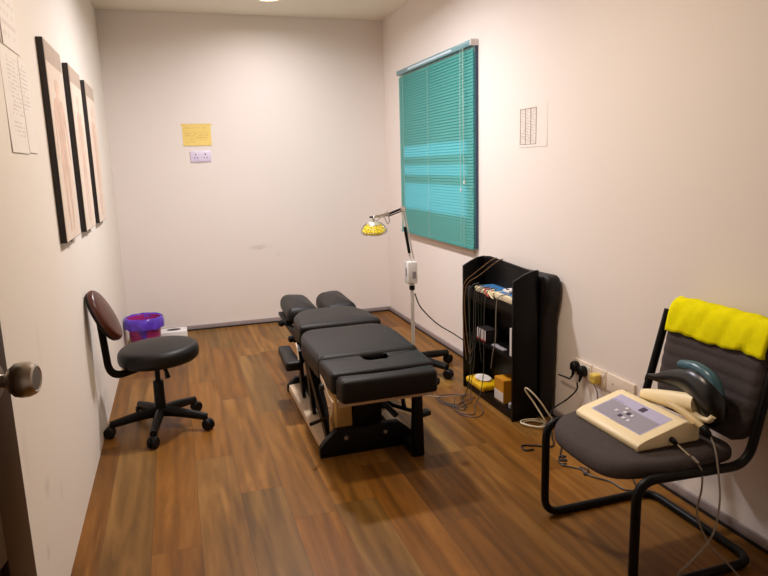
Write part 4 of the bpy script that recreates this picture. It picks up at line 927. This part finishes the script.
# front face as a fine grid clipped to outline by scaling rows
def half_width(z):
    # outline half width at height z
    ys = []
    for i in range(n_o):
        a, b_ = bo[i], bo[(i + 1) % n_o]
        if (a.y - z) * (b_.y - z) <= 0 and abs(a.y - b_.y) > 1e-9:
            ys.append(a.x + (b_.x - a.x) * (z - a.y) / (b_.y - a.y))
    return (min(ys), max(ys)) if len(ys) > 1 else None
rows = []
for j in range(61):
    z = 0.0195 + (0.399) * j / 60; hw = half_width(z)
    if not hw: continue
    row = []
    for i in range(21):
        s = i / 20; y = hw[0] + (hw[1] - hw[0]) * s
        e = min(s, 1 - s) * (hw[1] - hw[0]); e = min(e, z - .018, .42 - z)
        th = 0.040 * min(1, (max(e, 0) / .03)) ** .5 - (0.0055 - rib(z)) * min(1, e / .03)
        row.append((y, z, th))
    rows.append(row)
def bpos(y, z, d):   # lean and slight horizontal wrap
    wrap = -0.018 * ((y - 1.79) / .25) ** 2
    return Vector((1.772 + 0.19 * z - d + wrap, y, .415 + z - .2 * d))
F1 = [[bm.verts.new(bpos(y, z, th)) for (y, z, th) in row] for row in rows]
F2 = [[bm.verts.new(bpos(y, z, -.006)) for (y, z, th) in row] for row in rows]
for G_ in (F1, F2):
    for a, b_ in zip(G_, G_[1:]):
        for i in range(20): bm.faces.new((a[i], a[i + 1], b_[i + 1], b_[i]))
for a, b_, c_, d_ in zip(F1, F1[1:], F2, F2[1:]):
    bm.faces.new((a[0], b_[0], d_[0], c_[0])); bm.faces.new((a[20], b_[20], d_[20], c_[20]))
for i in range(20):
    bm.faces.new((F1[0][i], F1[0][i + 1], F2[0][i + 1], F2[0][i])); bm.faces.new((F1[-1][i], F1[-1][i + 1], F2[-1][i + 1], F2[-1][i]))
obj('backrest', bm, 'chair_fabric', t, sharp=1.0)

# towel folded over the top of the chair back
def towel():
    bm = NB(); path = []
    def P(u):   # profile around the back's top edge: (depth d toward the room, z)
        return u
    prof = [(.052, .328), (.053, .340), (.054, .355), (.054, .38), (.052, .415), (.044, .435), (.026, .447), (.004, .449), (-.014, .438), (-.018, .41), (-.018, .36), (-.018, .33)]
    for k, (d, z) in enumerate(prof):
        row = []
        for i in range(33):
            s = i / 32; y = 1.536 + .452 * s
            wob = .0025 * math.sin(s * 23 + k * .7) + .002 * math.sin(s * 51 + k)
            zz = z + (.004 * math.sin(s * 9) + 0.008 * (1 - s) if k < 2 else 0) + .0018 * math.sin(s * 31 + k)
            row.append(bpos(y, zz, d + wob + (.004 * (i in (0, 32)) * -1)))
        path.append(row)
    outer = [[bm.verts.new(p) for p in row] for row in path]
    inner = []
    for k, row in enumerate(path):
        d0 = Vector((0, 0, 0)); a = path[max(k - 1, 0)]; b_ = path[min(k + 1, len(path) - 1)]
        r_ = []
        for i, p in enumerate(row):
            tg = (b_[i] - a[i]).normalized(); nn = Vector((tg.z, 0, -tg.x))
            if k <= 6 and nn.x < 0: pass
            r_.append(bm.verts.new(p + nn * 0.010))
        inner.append(r_)
    for G_ in (outer, inner):
        for a, b_ in zip(G_, G_[1:]):
            for i in range(32): bm.faces.new((a[i], a[i + 1], b_[i + 1], b_[i]))
    for k in range(len(path) - 1):
        for i in (0, 32): bm.faces.new((outer[k][i], outer[k + 1][i], inner[k + 1][i], inner[k][i]))
    for k in (0, len(path) - 1):
        for i in range(32): bm.faces.new((outer[k][i], outer[k][i + 1], inner[k][i + 1], inner[k][i]))
    return bm
o = obj('towel', towel(), 'towel', loc=(1.80, 1.79, .75), sharp=2.5); tag(o, 'bright yellow towel folded over the top of the chair back', 'towel')

# ------------------------------------------------------------------ ultrasound machine on the seat
DZ = 0.449
t = thing('ultrasound_machine', 'ivory therapy machine with sloping lilac control panel on the chair seat', 'therapy device', (1.50, 1.80, DZ))
DY0, DY1 = 1.628, 1.972
prof = [(1.372, DZ + .004), (1.372, DZ + .020), (1.382, DZ + .028), (1.400, DZ + .034), (1.555, DZ + .076), (1.574, DZ + .077), (1.606, DZ + .058), (1.622, DZ + .052), (1.622, DZ + .004)]
bod = obj('housing', prism(NB(), prof, 'y', DY0, DY1, 0.004), 'ivory_plastic', t, sharp=0.5)
obj('base_seam', B(1.376, 1.618, DY0 + .004, DY1 - .004, DZ + .0005, DZ + .0045), 'ivory_dark', bod, smooth=False)
A0, A1 = Vector((1.400, 0, DZ + .034)), Vector((1.555, 0, DZ + .076)); dA = (A1 - A0); nA = Vector((-dA.z, 0, dA.x)).normalized()
def on_panel(bm, u0, u1, y0, y1, h):
    """thin raised rectangle on the slope: u 0..1 up the slope, y across"""
    q = [A0 + dA * u + Vector((0, y, 0)) for u, y in ((u0, y0), (u1, y0), (u1, y1), (u0, y1))]
    lo = [bm.verts.new(p - nA * .001) for p in q]; hi = [bm.verts.new(p + nA * h) for p in q]
    bm.faces.new(lo); bm.faces.new(hi[::-1])
    for i in range(4): bm.faces.new((lo[i], lo[(i + 1) % 4], hi[(i + 1) % 4], hi[i]))
    return bm
yA, yB_ = DY0 + .040, DY1 - .038
pn = obj('control_panel', on_panel(NB(), .08, .93, yA, yB_, .0008), text_mat('panel_lilac_print', (186, 182, 214), (110, 120, 180), 'Y', 'X', [(.075, .125, .007, .0192, .0245, .0042)], 3), t, smooth=False)
obj('panel_field', on_panel(NB(), .10, .62, yA + .006, yA + .085, .0014), 'panel_grey', pn, smooth=False)
obj('panel_field', on_panel(NB(), .10, .66, yB_ - .11, yB_ - .006, .0014), 'panel_grey', pn, smooth=False)
obj('panel_field', on_panel(NB(), .08, .62, yA + .085, yB_ - .11, .0013), 'panel_grey', pn, smooth=False)
obj('display', on_panel(NB(), .70, .86, yA + .105, yA + .130, .0020), 'display_dark', pn, smooth=False)
for (u, y) in ((.42, .150), (.42, .112), (.25, .10), (.25, .125), (.55, .165), (.36, .185)):
    obj('button', on_panel(NB(), u, u + .07, yA + y - .006, yA + y + .006, .0028), 'button_white', pn, smooth=False)
for (u, y) in ((.42, .132), (.26, .148)):
    obj('button', on_panel(NB(), u, u + .09, yA + y - .007, yA + y + .007, .0028), 'display_dark', pn, smooth=False)
hl = obj('probe_holder', T_([(1.640, 1.930, DZ + .060), (1.645, 1.87, DZ + .072), (1.650, 1.76, DZ + .092), (1.655, 1.680, DZ + .106)], [.022, .028, .034, .036], seg=18, flat=0.8), 'ivory_plastic', t)
hk = obj('holder_hook', T_(fillet([(1.640, 1.70, DZ + .085), (1.645, 1.655, DZ + .068), (1.650, 1.618, DZ + .070), (1.652, 1.605, DZ + .092)], .02), .010, seg=10, n=1), 'ivory_plastic', t)

# treatment probe leaning at the back of the machine
t = thing('ultrasound_probe', 'slim ivory treatment probe with black tip and grey cable beside the machine', 'probe', (1.60, 1.66, DZ))
obj('probe_handle', T_([(1.600, 1.755, DZ + .092), (1.603, 1.70, DZ + .087), (1.606, 1.64, DZ + .073), (1.608, 1.602, DZ + .060)], [.009, .012, .013, .011], seg=14), 'ivory_dark', t)
obj('cable_gland', T_([(1.608, 1.604, DZ + .061), (1.609, 1.585, DZ + .052), (1.610, 1.568, DZ + .040)], [.0125, .013, .006], seg=12), 'black_plastic', t)
obj('probe_cable', T_([(1.610, 1.569, DZ + .041), (1.608, 1.546, DZ + .010), (1.600, 1.520, DZ - .05), (1.585, 1.49, .30), (1.54, 1.47, .20), (1.47, 1.48, .12), (1.455, 1.51, .06), (1.50, 1.52, .006), (1.56, 1.47, .006)], .0032, seg=8), 'cable_grey', t)
# mains lead plugged in the machine's side
t = thing('connector_lead', 'grey lead with black plug and metal joint hanging from the machine side', 'cable', (1.50, DY0, DZ + .02))
obj('plug_sleeve', T_([(1.505, DY0 + .004, DZ + .026), (1.507, DY0 - .012, DZ + .022), (1.510, DY0 - .024, DZ + .016)], [.0095, .009, .005], seg=12), 'black_plastic', t)
obj('lead_cord', T_([(1.510, DY0 - .022, DZ + .016), (1.520, DY0 - .05, DZ - .002), (1.530, DY0 - .078, DZ - .018)], .003, seg=8), 'cable_white', t)
obj('metal_joint', T_([(1.526, DY0 - .068, DZ - .012), (1.533, DY0 - .090, DZ - .026)], .008, seg=10, n=1), 'steel', t)
obj('lead_cord', T_([(1.532, DY0 - .088, DZ - .024), (1.540, DY0 - .103, DZ - .05), (1.538, DY0 - .108, .34), (1.535, DY0 - .10, .25), (1.57, DY0 - .12, .15), (1.65, DY0 - .13, .06), (1.69, DY0 - .15, .006), (1.66, DY0 - .24, .006)], .0032, seg=8), 'cable_grey', t)

# hand massager lying against the chair back
t = thing('hand_massager', 'black and teal hand held massager lying behind the ivory machine', 'massager', (1.68, 1.72, DZ))
obj('body', T_([(1.690, 1.965, DZ + .118), (1.690, 1.92, DZ + .124), (1.688, 1.86, DZ + .142), (1.684, 1.79, DZ + .160), (1.680, 1.72, DZ + .168), (1.678, 1.665, DZ + .148), (1.680, 1.640, DZ + .110), (1.685, 1.638, DZ + .070)], [.008, .016, .028, .040, .054, .060, .055, .042], seg=24, flat=0.75), 'smoke_shell', t, sharp=2)
obj('top_shell', T_([(1.690, 1.812, DZ + .208), (1.690, 1.79, DZ + .214), (1.688, 1.72, DZ + .221), (1.684, 1.655, DZ + .204), (1.684, 1.622, DZ + .170), (1.686, 1.605, DZ + .130)], [.010, .018, .021, .022, .018, .010], seg=18, flat=1.0), 'teal_shell', t, sharp=2)
obj('massage_head', lathe(NB(), [(0, -.01), (.026, -.01), (.03, 0), (.03, .02), (0, .02)], (1.685, 1.640, DZ + .060), 20, (-.2, -.3, .9)), 'black_plastic', t)
obj('cord_sleeve', T_([(1.690, 1.965, DZ + .118), (1.705, 1.99, DZ + .110), (1.715, 2.01, DZ + .085)], [.006, .005, .004], seg=8), 'black_plastic', t)
